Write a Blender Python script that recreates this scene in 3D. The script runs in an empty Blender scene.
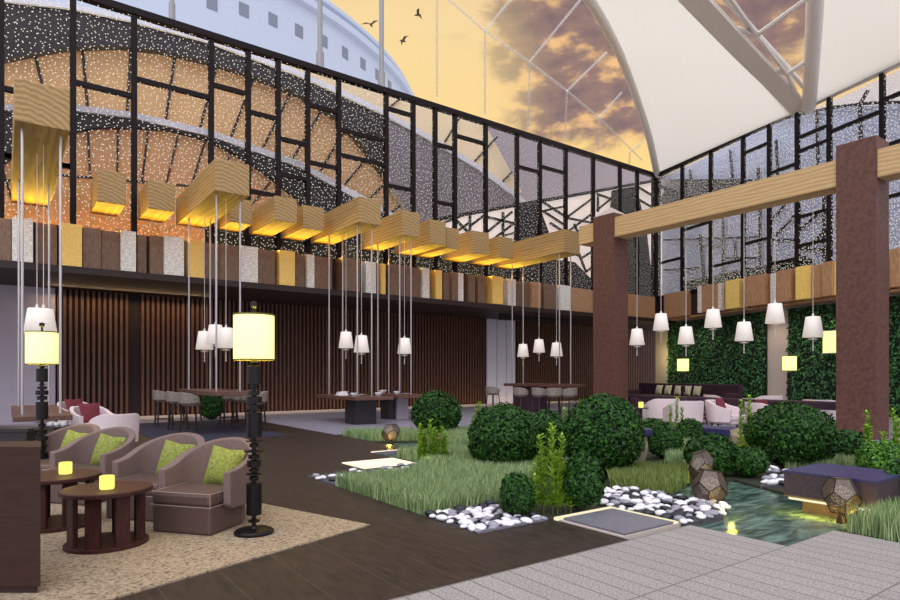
import bpy, math, random
from mathutils import Vector, Matrix, noise as mnoise
random.seed(7)
C = bpy.context.scene.collection
sc = bpy.context.scene
PI = math.pi
def lin(r, g, b):
    f = lambda c: c/12.92/255 if c <= 10 else ((c/255+.055)/1.055)**2.4
    return (f(r), f(g), f(b))
# ------------------------------------------------------------------ camera, sky, sun, exposure
# world axes: X runs along the long back wall, Y towards it; the camera looks 36 degrees to its right
F, HX, HY, H = 611.0, 450.0, 375.0, 1.4
FX, FY = .5882, .8087
cam = bpy.data.objects.new('camera', bpy.data.cameras.new('camera')); C.objects.link(cam)
cam.location = (0, 0, H); cam.rotation_euler = (PI/2, 0, -math.atan2(FX, FY))
cam.data.sensor_width = 36; cam.data.lens = F/900*36; cam.data.shift_y = 75/900
cam.data.clip_end = 500
sc.camera = cam
sc.view_settings.view_transform = 'Standard'; sc.view_settings.look = 'None'
sc.view_settings.gamma = 1; sc.view_settings.use_curve_mapping = False
sc.view_settings.exposure = 0.0

def make_world():
    w = bpy.data.worlds.new('sunset_sky'); sc.world = w; w.use_nodes = True
    nt = w.node_tree; N = nt.nodes; L = nt.links; N.clear()
    def nd(t, **k):
        n = N.new(t)
        for a, b in k.items(): setattr(n, a, b)
        return n
    def val(op, a, b=None):
        n = nd('ShaderNodeMath', operation=op)
        for i, x in enumerate((a, b)):
            if x is None: continue
            if isinstance(x, (int, float)): n.inputs[i].default_value = x
            else: L.new(x, n.inputs[i])
        return n.outputs[0]
    def ramp(fac, stops):
        n = nd('ShaderNodeValToRGB'); cr = n.color_ramp
        while len(cr.elements) < len(stops): cr.elements.new(.5)
        for e, (p, c) in zip(cr.elements, stops): e.position = p; e.color = (*c, 1)
        L.new(fac, n.inputs[0]); return n.outputs[0]
    def mix(f, a, b):
        n = nd('ShaderNodeMix', data_type='RGBA')
        L.new(f, n.inputs[0])
        for s, x in ((6, a), (7, b)):
            if isinstance(x, tuple): n.inputs[s].default_value = (*x, 1)
            else: L.new(x, n.inputs[s])
        return n.outputs[2]
    tc = nd('ShaderNodeTexCoord'); d = tc.outputs['Generated']
    sep = nd('ShaderNodeSeparateXYZ'); L.new(d, sep.inputs[0]); z = sep.outputs[2]
    base = ramp(z, [(0.0, lin(220, 180, 130)), (.28, lin(255, 226, 150)), (.34, lin(255, 216, 142)), (.42, lin(248, 206, 146)), (.50, lin(244, 210, 164)), (.60, lin(228, 190, 150)), (.9, lin(215, 215, 225))])
    m1 = nd('ShaderNodeMapping'); m1.inputs['Scale'].default_value = (3.2, 3.2, 6.5); L.new(d, m1.inputs[0])
    n1 = nd('ShaderNodeTexNoise'); n1.inputs['Scale'].default_value = 1.7; n1.inputs['Detail'].default_value = 9; n1.inputs['Roughness'].default_value = .62; n1.inputs['Distortion'].default_value = .5
    L.new(m1.outputs[0], n1.inputs[0])
    def blob(v, lo, hi):
        dp = nd('ShaderNodeVectorMath', operation='DOT_PRODUCT'); L.new(d, dp.inputs[0]); dp.inputs[1].default_value = v
        mr = nd('ShaderNodeMapRange'); mr.interpolation_type = 'SMOOTHSTEP'
        mr.inputs[1].default_value = lo; mr.inputs[2].default_value = hi; L.new(dp.outputs['Value'], mr.inputs[0])
        return mr.outputs[0]
    def direction(px, py):
        l = (px-HX)/F; v = Vector((FX+l*FY, FY-l*FX, (HY-py)/F)); return tuple(v.normalized())
    cl = val('ADD', val('MULTIPLY', blob(direction(512, 55), .972, .998), .24), val('MULTIPLY', blob(direction(615, 60), .975, .998), .16))
    cl = val('ADD', cl, val('MULTIPLY', blob(direction(740, 0), .94, .99), .20))
    cl = val('SUBTRACT', cl, val('MULTIPLY', blob(direction(380, 60), .965, .998), .22))
    low = nd('ShaderNodeMapRange'); low.interpolation_type = 'SMOOTHSTEP'; low.inputs[1].default_value = .46; low.inputs[2].default_value = .39; low.inputs[3].default_value = 0; low.inputs[4].default_value = .16; L.new(z, low.inputs[0])
    cl = val('SUBTRACT', val('ADD', cl, n1.outputs['Fac']), low.outputs[0])
    cmask = nd('ShaderNodeMapRange'); cmask.interpolation_type = 'SMOOTHSTEP'
    cmask.inputs[1].default_value = .57; cmask.inputs[2].default_value = .74; L.new(cl, cmask.inputs[0])
    n2 = nd('ShaderNodeTexNoise'); n2.inputs['Scale'].default_value = 6; n2.inputs['Detail'].default_value = 8; L.new(m1.outputs[0], n2.inputs[0])
    cloud = ramp(n2.outputs['Fac'], [(.36, lin(134, 112, 114)), (.52, lin(160, 130, 120)), (.64, lin(244, 196, 138))])
    col = mix(cmask.outputs[0], base, cloud)
    glow = blob(direction(400, 100), .97, 1.0)
    col = mix(val('MULTIPLY', glow, .6), col, lin(255, 228, 160))
    # away from the sunset the sky is a plain pale blue-white
    v = Vector((FX, FY, .35)).normalized(); west = blob(tuple(v), .50, .74)
    col = mix(west, tuple(c*1.28 for c in lin(226, 226, 236)), col)
    bg = nd('ShaderNodeBackground'); L.new(col, bg.inputs[0]); bg.inputs[1].default_value = 1.0
    out = nd('ShaderNodeOutputWorld'); L.new(bg.outputs[0], out.inputs[0])
make_world()
def light(name, kind, loc, energy, color=(1, 1, 1), rot=(0, 0, 0), **k):
    d = bpy.data.lights.new(name, kind); d.energy = energy; d.color = color
    for a, b in k.items(): setattr(d, a, b)
    o = bpy.data.objects.new(name, d); o.location = loc; o.rotation_euler = rot; C.objects.link(o); return o
sun = light('soft_daylight', 'SUN', (0, 0, 30), 1.85, (.88, .92, 1.0), angle=math.radians(60))
sun.rotation_euler = Vector((.42, .46, -.78)).to_track_quat('-Z', 'Y').to_euler()

# ------------------------------------------------------------------ helpers
def ray(px):
    l = (px-HX)/F
    return FX+l*FY, FY-l*FX
def G(px, py, z=0):                      # point of a level plane seen at px, py
    d = (H-z)*F/(py-HY); a, b = ray(px); return Vector((a*d, b*d, z))
def atD(px, d, z=0):                     # at a given depth
    a, b = ray(px); return Vector((a*d, b*d, z))
def onY(px, py, Y):
    a, b = ray(px); d = Y/b; return Vector((a*d, Y, H+(HY-py)*d/F))
def Xon(px, Y): a, b = ray(px); return a*Y/b
def Yon(px, X): a, b = ray(px); return b*X/a
def D(p): return p[0]*FX+p[1]*FY

class MB:
    def __init__(s): s.v = []; s.f = []
    def add(s, vs, fs):
        o = len(s.v); s.v += [tuple(v) for v in vs]; s.f += [tuple(i+o for i in f) for f in fs]; return s
    def box(s, x0, x1, y0, y1, z0, z1, M=None):
        vs = [Vector(p) for p in ((x0,y0,z0),(x1,y0,z0),(x1,y1,z0),(x0,y1,z0),(x0,y0,z1),(x1,y0,z1),(x1,y1,z1),(x0,y1,z1))]
        if M: vs = [M @ v for v in vs]
        return s.add(vs, [(0,3,2,1),(4,5,6,7),(0,1,5,4),(1,2,6,5),(2,3,7,6),(3,0,4,7)])
    def tube(s, a, b, r, n=8, r2=None):
        a = Vector(a); b = Vector(b); r2 = r if r2 is None else r2
        q = (b-a).to_track_quat('Z', 'Y'); vs = []
        for p, rr in ((a, r), (b, r2)):
            for i in range(n):
                t = 2*PI*i/n; vs.append(p + q @ Vector((rr*math.cos(t), rr*math.sin(t), 0)))
        fs = [(i, (i+1) % n, n+(i+1) % n, n+i) for i in range(n)] + [tuple(range(n-1, -1, -1)), tuple(range(n, 2*n))]
        return s.add(vs, fs)
    def path(s, pts, r, n=6):
        for a, b in zip(pts, pts[1:]): s.tube(a, b, r, n)
        return s
    def lathe(s, prof, c=(0, 0, 0), n=24, cap=True):
        vs = []; m = len(prof)
        for r, z in prof:
            for i in range(n):
                t = 2*PI*i/n; vs.append((c[0]+r*math.cos(t), c[1]+r*math.sin(t), c[2]+z))
        fs = [(k*n+i, k*n+(i+1) % n, (k+1)*n+(i+1) % n, (k+1)*n+i) for k in range(m-1) for i in range(n)]
        if cap: fs += [tuple(range(n-1, -1, -1)), tuple(range((m-1)*n, m*n))]
        return s.add(vs, fs)
    def prism(s, poly, z0, z1):
        n = len(poly); vs = [(p[0], p[1], z0) for p in poly]+[(p[0], p[1], z1) for p in poly]
        ar = sum(poly[i][0]*poly[(i+1) % n][1]-poly[(i+1) % n][0]*poly[i][1] for i in range(n))
        fs = [tuple(range(n-1, -1, -1)), tuple(range(n, 2*n))]+[(i, (i+1) % n, n+(i+1) % n, n+i) for i in range(n)]
        if ar < 0: fs = [tuple(reversed(f)) for f in fs]
        return s.add(vs, fs)
    def sweep(s, pts, r, n=8):             # one continuous round tube along a smooth line
        m = len(pts); vs = []
        for k, p in enumerate(pts):
            d = (pts[min(k+1, m-1)]-pts[max(k-1, 0)]).normalized(); sd = d.cross(Vector((0, 0, 1)))
            if sd.length < .05: sd = d.cross(Vector((1, 0, 0)))
            sd.normalize(); u = sd.cross(d)
            vs += [p+(sd*math.cos(2*PI*i/n)+u*math.sin(2*PI*i/n))*r for i in range(n)]
        return s.add(vs, [(k*n+i, k*n+(i+1) % n, (k+1)*n+(i+1) % n, (k+1)*n+i) for k in range(m-1) for i in range(n)]+[tuple(range(n)), tuple(range(m*n-1, (m-1)*n-1, -1))])
    def bar(s, a, b, w, h, up=(0, 0, 1)):   # rectangular bar from a to b
        a = Vector(a); b = Vector(b); d = (b-a).normalized(); u = Vector(up)
        sd = d.cross(u)
        if sd.length < 1e-4: sd = d.cross(Vector((0, 1, 0)))
        sd.normalize(); u = sd.cross(d)
        vs = [p+sd*i*w/2+u*j*h/2 for p in (a, b) for i, j in ((-1,-1),(1,-1),(1,1),(-1,1))]
        return s.add(vs, [(3,2,1,0),(4,5,6,7),(0,1,5,4),(1,2,6,5),(2,3,7,6),(3,0,4,7)])
    def slab(s, front, depth):             # an outline in any plane, thickened along the depth vector
        n = len(front); dv = Vector(depth); vs = [Vector(p) for p in front]+[Vector(p)+dv for p in front]
        return s.add(vs, [tuple(range(n)), tuple(range(2*n-1, n-1, -1))]+[(i, n+i, n+(i+1) % n, (i+1) % n) for i in range(n)])
    def build(s, name, m, parent=None, smooth=False, loc=None, rot=None, bevel=0):
        me = bpy.data.meshes.new(name); me.from_pydata(s.v, [], s.f)
        if smooth: me.polygons.foreach_set('use_smooth', [True]*len(me.polygons))
        me.materials.append(m); me.validate(); me.update()
        o = bpy.data.objects.new(name, me); C.objects.link(o)
        if parent: o.parent = parent
        if loc is not None: o.location = loc
        if rot: o.rotation_euler = (0, 0, rot)
        if bevel:
            b = o.modifiers.new('bevel', 'BEVEL'); b.width = bevel; b.segments = 2; b.limit_method = 'ANGLE'
        return o
def tag(o, label, cat, group=None, kind=None):
    if label: o['label'] = label
    if cat: o['category'] = cat
    if group: o['group'] = group
    if kind: o['kind'] = kind
    return o
def thing(name, label, cat, loc=(0, 0, 0), rot=0, group=None):
    o = bpy.data.objects.new(name, None); C.objects.link(o); o.empty_display_size = .1
    o.location = loc; o.rotation_euler = (0, 0, rot); return tag(o, label, cat, group)
def struct(o): o['kind'] = 'structure'; return o
def dup(root, loc, rot=0, label=None, group=None, scale=None):
    r = root.copy(); C.objects.link(r); r.location = loc; r.rotation_euler = (0, 0, rot)
    if label: r['label'] = label
    if group: r['group'] = group
    if scale: r.scale = scale
    for ch in list(root.children):
        c = ch.copy(); C.objects.link(c); c.parent = r
        for g in list(ch.children):
            e = g.copy(); C.objects.link(e); e.parent = c
    return r

# ------------------------------------------------------------------ materials
def mat(name, color, rough=.6, metal=0, var=0, scale=8, stretch=(1, 1, 1), bump=0, emis=None, es=0, spec=.5, color2=None, detail=4, rot=(0, 0, 0), distortion=0):
    m = bpy.data.materials.new(name); m.use_nodes = True; nt = m.node_tree; b = nt.nodes['Principled BSDF']
    b.inputs['Base Color'].default_value = (*color, 1); b.inputs['Roughness'].default_value = rough; b.inputs['Metallic'].default_value = metal
    b.inputs['Specular IOR Level'].default_value = spec
    if emis: b.inputs['Emission Color'].default_value = (*emis, 1); b.inputs['Emission Strength'].default_value = es
    if var or color2 or bump:
        tc = nt.nodes.new('ShaderNodeTexCoord'); mp = nt.nodes.new('ShaderNodeMapping'); mp.inputs['Scale'].default_value = stretch; mp.inputs['Rotation'].default_value = rot
        nz = nt.nodes.new('ShaderNodeTexNoise'); nz.inputs['Scale'].default_value = scale; nz.inputs['Detail'].default_value = detail; nz.inputs['Distortion'].default_value = distortion
        nt.links.new(tc.outputs['Object'], mp.inputs[0]); nt.links.new(mp.outputs[0], nz.inputs[0])
        cr = nt.nodes.new('ShaderNodeValToRGB')
        c2 = color2 or tuple(c*(1+var) for c in color); c1 = color if color2 else tuple(c*(1-var) for c in color)
        cr.color_ramp.elements[0].position = .33; cr.color_ramp.elements[1].position = .67
        cr.color_ramp.elements[0].color = (*c1, 1); cr.color_ramp.elements[1].color = (*c2, 1)
        nt.links.new(nz.outputs['Fac'], cr.inputs[0]); nt.links.new(cr.outputs[0], b.inputs['Base Color'])
        if bump:
            bp = nt.nodes.new('ShaderNodeBump'); bp.inputs['Strength'].default_value = bump; bp.inputs['Distance'].default_value = .02
            nt.links.new(nz.outputs['Fac'], bp.inputs['Height']); nt.links.new(bp.outputs[0], b.inputs['Normal'])
    return m
def leaf_mat(name, c1, c2, rough=.45):
    m = bpy.data.materials.new(name); m.use_nodes = True; nt = m.node_tree; b = nt.nodes['Principled BSDF']
    g = nt.nodes.new('ShaderNodeNewGeometry'); cr = nt.nodes.new('ShaderNodeValToRGB')
    cr.color_ramp.elements[0].color = (*c1, 1); cr.color_ramp.elements[1].color = (*c2, 1)
    nt.links.new(g.outputs['Random Per Island'], cr.inputs[0]); nt.links.new(cr.outputs[0], b.inputs['Base Color'])
    b.inputs['Roughness'].default_value = rough; b.inputs['Specular IOR Level'].default_value = .25; return m
def grid_floor(name, color, line, sx, sy, ox, oy, gap=.008, var=.25, scale=30, rough=.6, color2=None, offset=0, grain=(1, 1, 1)):
    m = bpy.data.materials.new(name); m.use_nodes = True; nt = m.node_tree; b = nt.nodes['Principled BSDF']; Lk = nt.links.new
    tc = nt.nodes.new('ShaderNodeTexCoord'); mp = nt.nodes.new('ShaderNodeMapping'); mp.inputs['Location'].default_value = (-ox, -oy, 0); Lk(tc.outputs['Object'], mp.inputs[0])
    br = nt.nodes.new('ShaderNodeTexBrick'); br.offset = offset; br.inputs['Scale'].default_value = 1; br.inputs['Mortar Size'].default_value = gap
    br.inputs['Brick Width'].default_value = sx; br.inputs['Row Height'].default_value = sy; br.inputs['Mortar Smooth'].default_value = .1; br.inputs['Bias'].default_value = 0
    br.inputs['Color1'].default_value = (.95, .95, .95, 1); br.inputs['Color2'].default_value = (1.04, 1.04, 1.04, 1); br.inputs['Mortar'].default_value = (1, 1, 1, 1)
    Lk(mp.outputs[0], br.inputs[0])
    m2 = nt.nodes.new('ShaderNodeMapping'); m2.inputs['Scale'].default_value = grain; Lk(tc.outputs['Object'], m2.inputs[0])
    nz = nt.nodes.new('ShaderNodeTexNoise'); nz.inputs['Scale'].default_value = scale; nz.inputs['Detail'].default_value = 6; Lk(m2.outputs[0], nz.inputs[0])
    cr = nt.nodes.new('ShaderNodeValToRGB'); cr.color_ramp.elements[0].position = .35; cr.color_ramp.elements[1].position = .65
    cr.color_ramp.elements[0].color = (*[c*(1-var) for c in color], 1); cr.color_ramp.elements[1].color = (*(color2 or [c*(1+var) for c in color]), 1)
    Lk(nz.outputs['Fac'], cr.inputs[0])
    mu = nt.nodes.new('ShaderNodeMix'); mu.data_type = 'RGBA'; mu.blend_type = 'MULTIPLY'; mu.inputs[0].default_value = 1
    Lk(cr.outputs[0], mu.inputs[6]); Lk(br.outputs['Color'], mu.inputs[7])
    mx = nt.nodes.new('ShaderNodeMix'); mx.data_type = 'RGBA'; Lk(br.outputs['Fac'], mx.inputs[0]); Lk(mu.outputs[2], mx.inputs[6]); mx.inputs[7].default_value = (*line, 1)
    Lk(mx.outputs[2], b.inputs['Base Color']); b.inputs['Roughness'].default_value = rough; return m
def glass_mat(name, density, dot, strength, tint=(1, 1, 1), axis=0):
    # clear pane with bright specks put into the material as emissive dots
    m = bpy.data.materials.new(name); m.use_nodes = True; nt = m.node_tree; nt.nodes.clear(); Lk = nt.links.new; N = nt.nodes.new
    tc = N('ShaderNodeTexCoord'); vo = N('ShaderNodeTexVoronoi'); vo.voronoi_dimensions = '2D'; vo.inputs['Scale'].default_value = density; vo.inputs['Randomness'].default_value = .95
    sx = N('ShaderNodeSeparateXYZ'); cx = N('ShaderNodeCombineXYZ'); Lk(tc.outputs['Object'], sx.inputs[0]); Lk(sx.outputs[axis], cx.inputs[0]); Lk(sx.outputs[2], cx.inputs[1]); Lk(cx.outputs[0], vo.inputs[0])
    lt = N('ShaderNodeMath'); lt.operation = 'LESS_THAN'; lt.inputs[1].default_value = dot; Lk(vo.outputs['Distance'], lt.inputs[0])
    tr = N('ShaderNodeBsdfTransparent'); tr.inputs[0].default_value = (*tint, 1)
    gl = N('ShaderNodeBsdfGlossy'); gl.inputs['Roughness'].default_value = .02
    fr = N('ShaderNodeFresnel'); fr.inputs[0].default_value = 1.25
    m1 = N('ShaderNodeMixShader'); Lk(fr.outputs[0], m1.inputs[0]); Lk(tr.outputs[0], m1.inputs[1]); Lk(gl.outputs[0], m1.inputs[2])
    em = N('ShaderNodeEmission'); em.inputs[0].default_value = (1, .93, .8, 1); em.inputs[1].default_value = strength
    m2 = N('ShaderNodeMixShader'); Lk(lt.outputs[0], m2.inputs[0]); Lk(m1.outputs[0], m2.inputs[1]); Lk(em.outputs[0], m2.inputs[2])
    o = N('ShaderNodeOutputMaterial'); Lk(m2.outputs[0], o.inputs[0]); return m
def emit_mat(name, c, s):
    m = bpy.data.materials.new(name); m.use_nodes = True; nt = m.node_tree; nt.nodes.clear()
    e = nt.nodes.new('ShaderNodeEmission'); e.inputs[0].default_value = (*c, 1); e.inputs[1].default_value = s
    o = nt.nodes.new('ShaderNodeOutputMaterial'); nt.links.new(e.outputs[0], o.inputs[0]); return m

M = {}
def oak_mat(name, ca, cb):
    m = bpy.data.materials.new(name); m.use_nodes = True; nt = m.node_tree; b = nt.nodes['Principled BSDF']; Lk = nt.links.new; N = nt.nodes.new
    tc = N('ShaderNodeTexCoord'); mp = N('ShaderNodeMapping'); mp.inputs['Location'].default_value = (.31, 0, .62); mp.inputs['Scale'].default_value = (1, .16, 1); Lk(tc.outputs['Object'], mp.inputs[0])
    wv = N('ShaderNodeTexWave'); wv.wave_type = 'RINGS'; wv.rings_direction = 'Y'; wv.inputs['Scale'].default_value = 3.4; wv.inputs['Distortion'].default_value = 5; wv.inputs['Detail'].default_value = 4; wv.inputs['Detail Scale'].default_value = 1.6; Lk(mp.outputs[0], wv.inputs[0])
    cr = N('ShaderNodeValToRGB'); e = cr.color_ramp.elements; e[0].color = (*lin(*ca), 1); e[1].color = (*lin(*cb), 1); Lk(wv.outputs['Fac'], cr.inputs[0]); Lk(cr.outputs[0], b.inputs['Base Color']); b.inputs['Roughness'].default_value = .6; return m
M['oak'] = oak_mat('oak', (146, 114, 68), (180, 146, 94)); M['oak_pale'] = oak_mat('pale_oak', (184, 150, 102), (208, 174, 124))
M['steel'] = mat('steel', lin(196, 190, 190), .38, .9)
M['bronze_frame'] = mat('bronze_frame', lin(22, 9, 11), .5, spec=.2)
M['walnut'] = mat('walnut', lin(104, 80, 62), .6, scale=9, stretch=(5, 5, .6), color2=lin(140, 110, 88), detail=6)
M['light_oak'] = mat('light_oak', lin(158, 116, 84), .6, scale=9, stretch=(5, 5, .6), color2=lin(196, 152, 112), detail=6)
M['gold'] = mat('gold', lin(246, 196, 92), .55, .1, scale=22, color2=lin(255, 220, 130), detail=5)
M['gold_bright'] = mat('gold_bright', lin(246, 204, 100), .5, .1, scale=16, color2=lin(255, 226, 140), detail=5)
M['travertine'] = mat('travertine', lin(206, 194, 180), .7, scale=12, stretch=(1, 1, 2.4), color2=lin(252, 248, 240), detail=8)
M['dark_trim'] = mat('dark_trim', lin(44, 24, 22), .6)
M['slat'] = mat('slat_wood', lin(84, 52, 38), .6, scale=6, stretch=(4, 4, .5), color2=lin(110, 72, 54))
M['slat_back'] = mat('slat_back', lin(34, 20, 18), .8)
M['lavender'] = mat('lavender_plaster', lin(186, 176, 190), .8, var=.03, scale=2)
M['cream_wall'] = mat('cream_plaster', lin(200, 184, 172), .8, var=.03, scale=2)
M['column'] = mat('russet_stone', lin(84, 50, 40), .65, scale=12, color2=lin(106, 68, 57), detail=8, bump=.2)
M['stone_cap'] = mat('stone_cap', lin(196, 180, 170), .6)
M['deck'] = grid_floor('dark_parquet', lin(38, 27, 22), lin(72, 58, 50), .425, 3.4, 3.36, 3.3, gap=.004, var=.35, scale=4, rough=.55, grain=(5, 1, 1), color2=lin(56, 40, 32))
M['paving'] = grid_floor('grey_paving', lin(156, 149, 145), lin(108, 100, 97), .174, .87, 5.17, 2.42, gap=.006, var=.4, scale=75, rough=.7)
M['hall'] = grid_floor('pale_hall_stone', lin(150, 146, 160), lin(130, 126, 140), 1.2, 1.2, 0, 0, gap=.006, var=.08, scale=6, rough=.35)
def rug_mat():
    m = bpy.data.materials.new('speckled_rug'); m.use_nodes = True; nt = m.node_tree; b = nt.nodes['Principled BSDF']; Lk = nt.links.new
    tc = nt.nodes.new('ShaderNodeTexCoord')
    a = nt.nodes.new('ShaderNodeTexNoise'); a.inputs['Scale'].default_value = 42; a.inputs['Detail'].default_value = 5; a.inputs['Roughness'].default_value = .7; Lk(tc.outputs['Object'], a.inputs[0])
    cr = nt.nodes.new('ShaderNodeValToRGB'); e = cr.color_ramp.elements
    e[0].position = .36; e[0].color = (*lin(62, 48, 40), 1); e[1].position = .45; e[1].color = (*lin(142, 122, 98), 1)
    n = e.new(.62); n.color = (*lin(176, 157, 130), 1)
    Lk(a.outputs['Fac'], cr.inputs[0]); Lk(cr.outputs[0], b.inputs['Base Color']); b.inputs['Roughness'].default_value = .95; return m
M['rug'] = rug_mat()
M['navy_patch'] = mat('navy_patch', lin(38, 36, 56), .95, var=.2, scale=40)
M['black_metal'] = mat('black_metal', lin(20, 17, 18), .35, .4)
M['black_stone'] = mat('black_stone', lin(38, 34, 40), .35)
M['lamp_shade'] = mat('lit_lamp_shade', lin(250, 246, 150), .8, emis=lin(255, 250, 150), es=1.0)
M['shade_trim'] = mat('shade_trim', lin(110, 98, 40), .7)
M['white_shade'] = mat('white_pleated_shade', lin(240, 232, 226), .8, emis=lin(255, 240, 225), es=.35)
M['white_metal'] = mat('white_metal', lin(225, 218, 210), .4)
M['taupe'] = mat('taupe_leather', lin(90, 70, 65), .45, var=.08, scale=30)
M['taupe_fabric'] = mat('taupe_fabric', lin(118, 97, 92), .85, var=.12, scale=60, bump=.1)
M['piping'] = mat('piping', lin(170, 146, 136), .6)
M['white_fabric'] = mat('white_fabric', lin(228, 208, 208), .85, var=.05, scale=40)
M['maroon'] = mat('maroon_fabric', lin(116, 40, 52), .8, var=.15, scale=40)
M['lime'] = mat('lime_fabric', lin(104, 112, 38), .85, scale=45, color2=lin(148, 154, 74))
M['cream_fabric'] = mat('cream_fabric', lin(196, 186, 150), .85, var=.1, scale=40)
M['plum'] = mat('plum_fabric', lin(58, 32, 46), .7, var=.1, scale=40)
M['mahogany'] = mat('mahogany', lin(54, 28, 25), .5, spec=.25, scale=8, stretch=(6, 1, 1), color2=lin(72, 38, 34))
M['cabinet'] = mat('cabinet_wood', lin(54, 34, 28), .6, spec=.25, scale=6, stretch=(1, 1, 7), color2=lin(64, 42, 36))
M['candle'] = emit_mat('lit_candle_glass', lin(255, 240, 120), 1.25)
M['table_wood'] = mat('table_wood', lin(86, 58, 50), .4, scale=6, stretch=(5, 1, 1), color2=lin(110, 76, 64))
M['grey_tweed'] = mat('grey_tweed', lin(106, 94, 88), .9, scale=50, color2=lin(158, 144, 134))
M['china'] = mat('white_china', lin(235, 230, 235), .3)
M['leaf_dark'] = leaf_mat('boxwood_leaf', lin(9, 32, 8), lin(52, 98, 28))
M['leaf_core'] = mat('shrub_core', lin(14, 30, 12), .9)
M['leaf_wall'] = leaf_mat('ivy_leaf', lin(12, 40, 22), lin(84, 140, 80))
M['leaf_lime'] = leaf_mat('lime_leaf', lin(98, 146, 36), lin(176, 206, 74))
M['grass'] = leaf_mat('grass_blade', lin(98, 124, 76), lin(176, 194, 136), .6)
M['grass_olive'] = leaf_mat('grass_blade_olive', lin(84, 102, 46), lin(146, 160, 88), .6)
M['soil'] = mat('dark_soil', lin(42, 46, 30), .95, var=.3, scale=12)
M['stem'] = mat('green_stem', lin(84, 110, 40), .6)
M['peb_white'] = mat('white_pebble', lin(232, 228, 232), .5, var=.05, scale=20)
M['peb_grey'] = mat('grey_pebble', lin(150, 148, 158), .5, var=.1, scale=20)
M['peb_black'] = mat('black_pebble', lin(40, 40, 48), .45, var=.1, scale=20)
M['gravel_bed'] = mat('gravel_bed', lin(74, 74, 80), .9, var=.4, scale=50)
M['bench_top'] = mat('bench_navy', lin(58, 56, 98), .35, var=.08, scale=30)
M['bench_side'] = mat('bench_side', lin(66, 50, 58), .55, var=.2, scale=30)
M['led'] = emit_mat('warm_led_strip', lin(255, 245, 205), 1.0)
M['panel_glow'] = mat('glowing_floor_panel', lin(240, 225, 190), .5, emis=lin(255, 238, 196), es=.55)
M['slate'] = mat('slate_slab', lin(118, 116, 122), .5, var=.12, scale=20)
M['bronze'] = mat('lantern_bronze', lin(58, 46, 40), .4, .7)
def membrane_mat(name, c, k):
    # thin woven fabric: part of the daylight on its far side comes through
    m = bpy.data.materials.new(name); m.use_nodes = True; nt = m.node_tree; nt.nodes.clear(); N = nt.nodes.new; Lk = nt.links.new
    d = N('ShaderNodeBsdfDiffuse'); t = N('ShaderNodeBsdfTranslucent'); mx = N('ShaderNodeMixShader'); mx.inputs[0].default_value = k
    d.inputs[0].default_value = (*c, 1); t.inputs[0].default_value = (*c, 1); o = N('ShaderNodeOutputMaterial')
    Lk(d.outputs[0], mx.inputs[1]); Lk(t.outputs[0], mx.inputs[2]); Lk(mx.outputs[0], o.inputs[0]); return m
M['canopy'] = membrane_mat('white_membrane', lin(252, 246, 234), .5)
M['white_steel'] = mat('white_steel', lin(230, 222, 214), .5)
M['grey_steel'] = mat('grey_steel', lin(150, 148, 150), .5)
def fin_mat():
    m = bpy.data.materials.new('glass_fin'); m.use_nodes = True; nt = m.node_tree; Lk = nt.links.new
    b = nt.nodes['Principled BSDF']; b.inputs['Base Color'].default_value = (.9, .88, .85, 1)
    tr = nt.nodes.new('ShaderNodeBsdfTransparent'); mx = nt.nodes.new('ShaderNodeMixShader'); mx.inputs[0].default_value = .72
    Lk(b.outputs[0], mx.inputs[1]); Lk(tr.outputs[0], mx.inputs[2]); Lk(mx.outputs[0], nt.nodes['Material Output'].inputs[0]); return m
M['mullion_pale'] = fin_mat()
M['tan'] = membrane_mat('tan_membrane', lin(240, 208, 164), .45)
M['grey_mem'] = membrane_mat('grey_membrane', lin(190, 180, 186), .5)
M['grey_dark'] = mat('greyed_arch_steel', lin(136, 126, 134), .6, var=.1, scale=1)
M['yellow_mem'] = membrane_mat('straw_membrane', lin(246, 230, 200), .45)
M['glow_mem'] = membrane_mat('glow_cream_membrane', lin(255, 244, 206), .75)
M['arch_dark'] = mat('dark_arch_steel', lin(40, 31, 34), .6, var=.2, scale=2)
M['arch_light'] = mat('pale_arch_rim', lin(226, 222, 232), .5)
M['tower'] = mat('white_tower', lin(186, 194, 210), .8)
M['tower_win'] = mat('tower_window', lin(120, 126, 140), .5)
M['facade'] = mat('reflection_facade', lin(186, 192, 216), .6, scale=2, stretch=(.3, .3, 8), color2=lin(214, 219, 238))
M['facade_dark'] = mat('dark_roof_metal', lin(40, 34, 40), .6, var=.3, scale=2)
M['pale_facade'] = mat('pale_facade', lin(240, 226, 212), .7)
M['bird'] = mat('bird_feather', lin(96, 76, 56), .8)
M['glass_back'] = glass_mat('speckled_glass', 9.0, .125, 1.0)
M['glass_right'] = glass_mat('speckled_glass_side', 11.0, .2, .8, (.92, .93, 1.0), 1)
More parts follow.
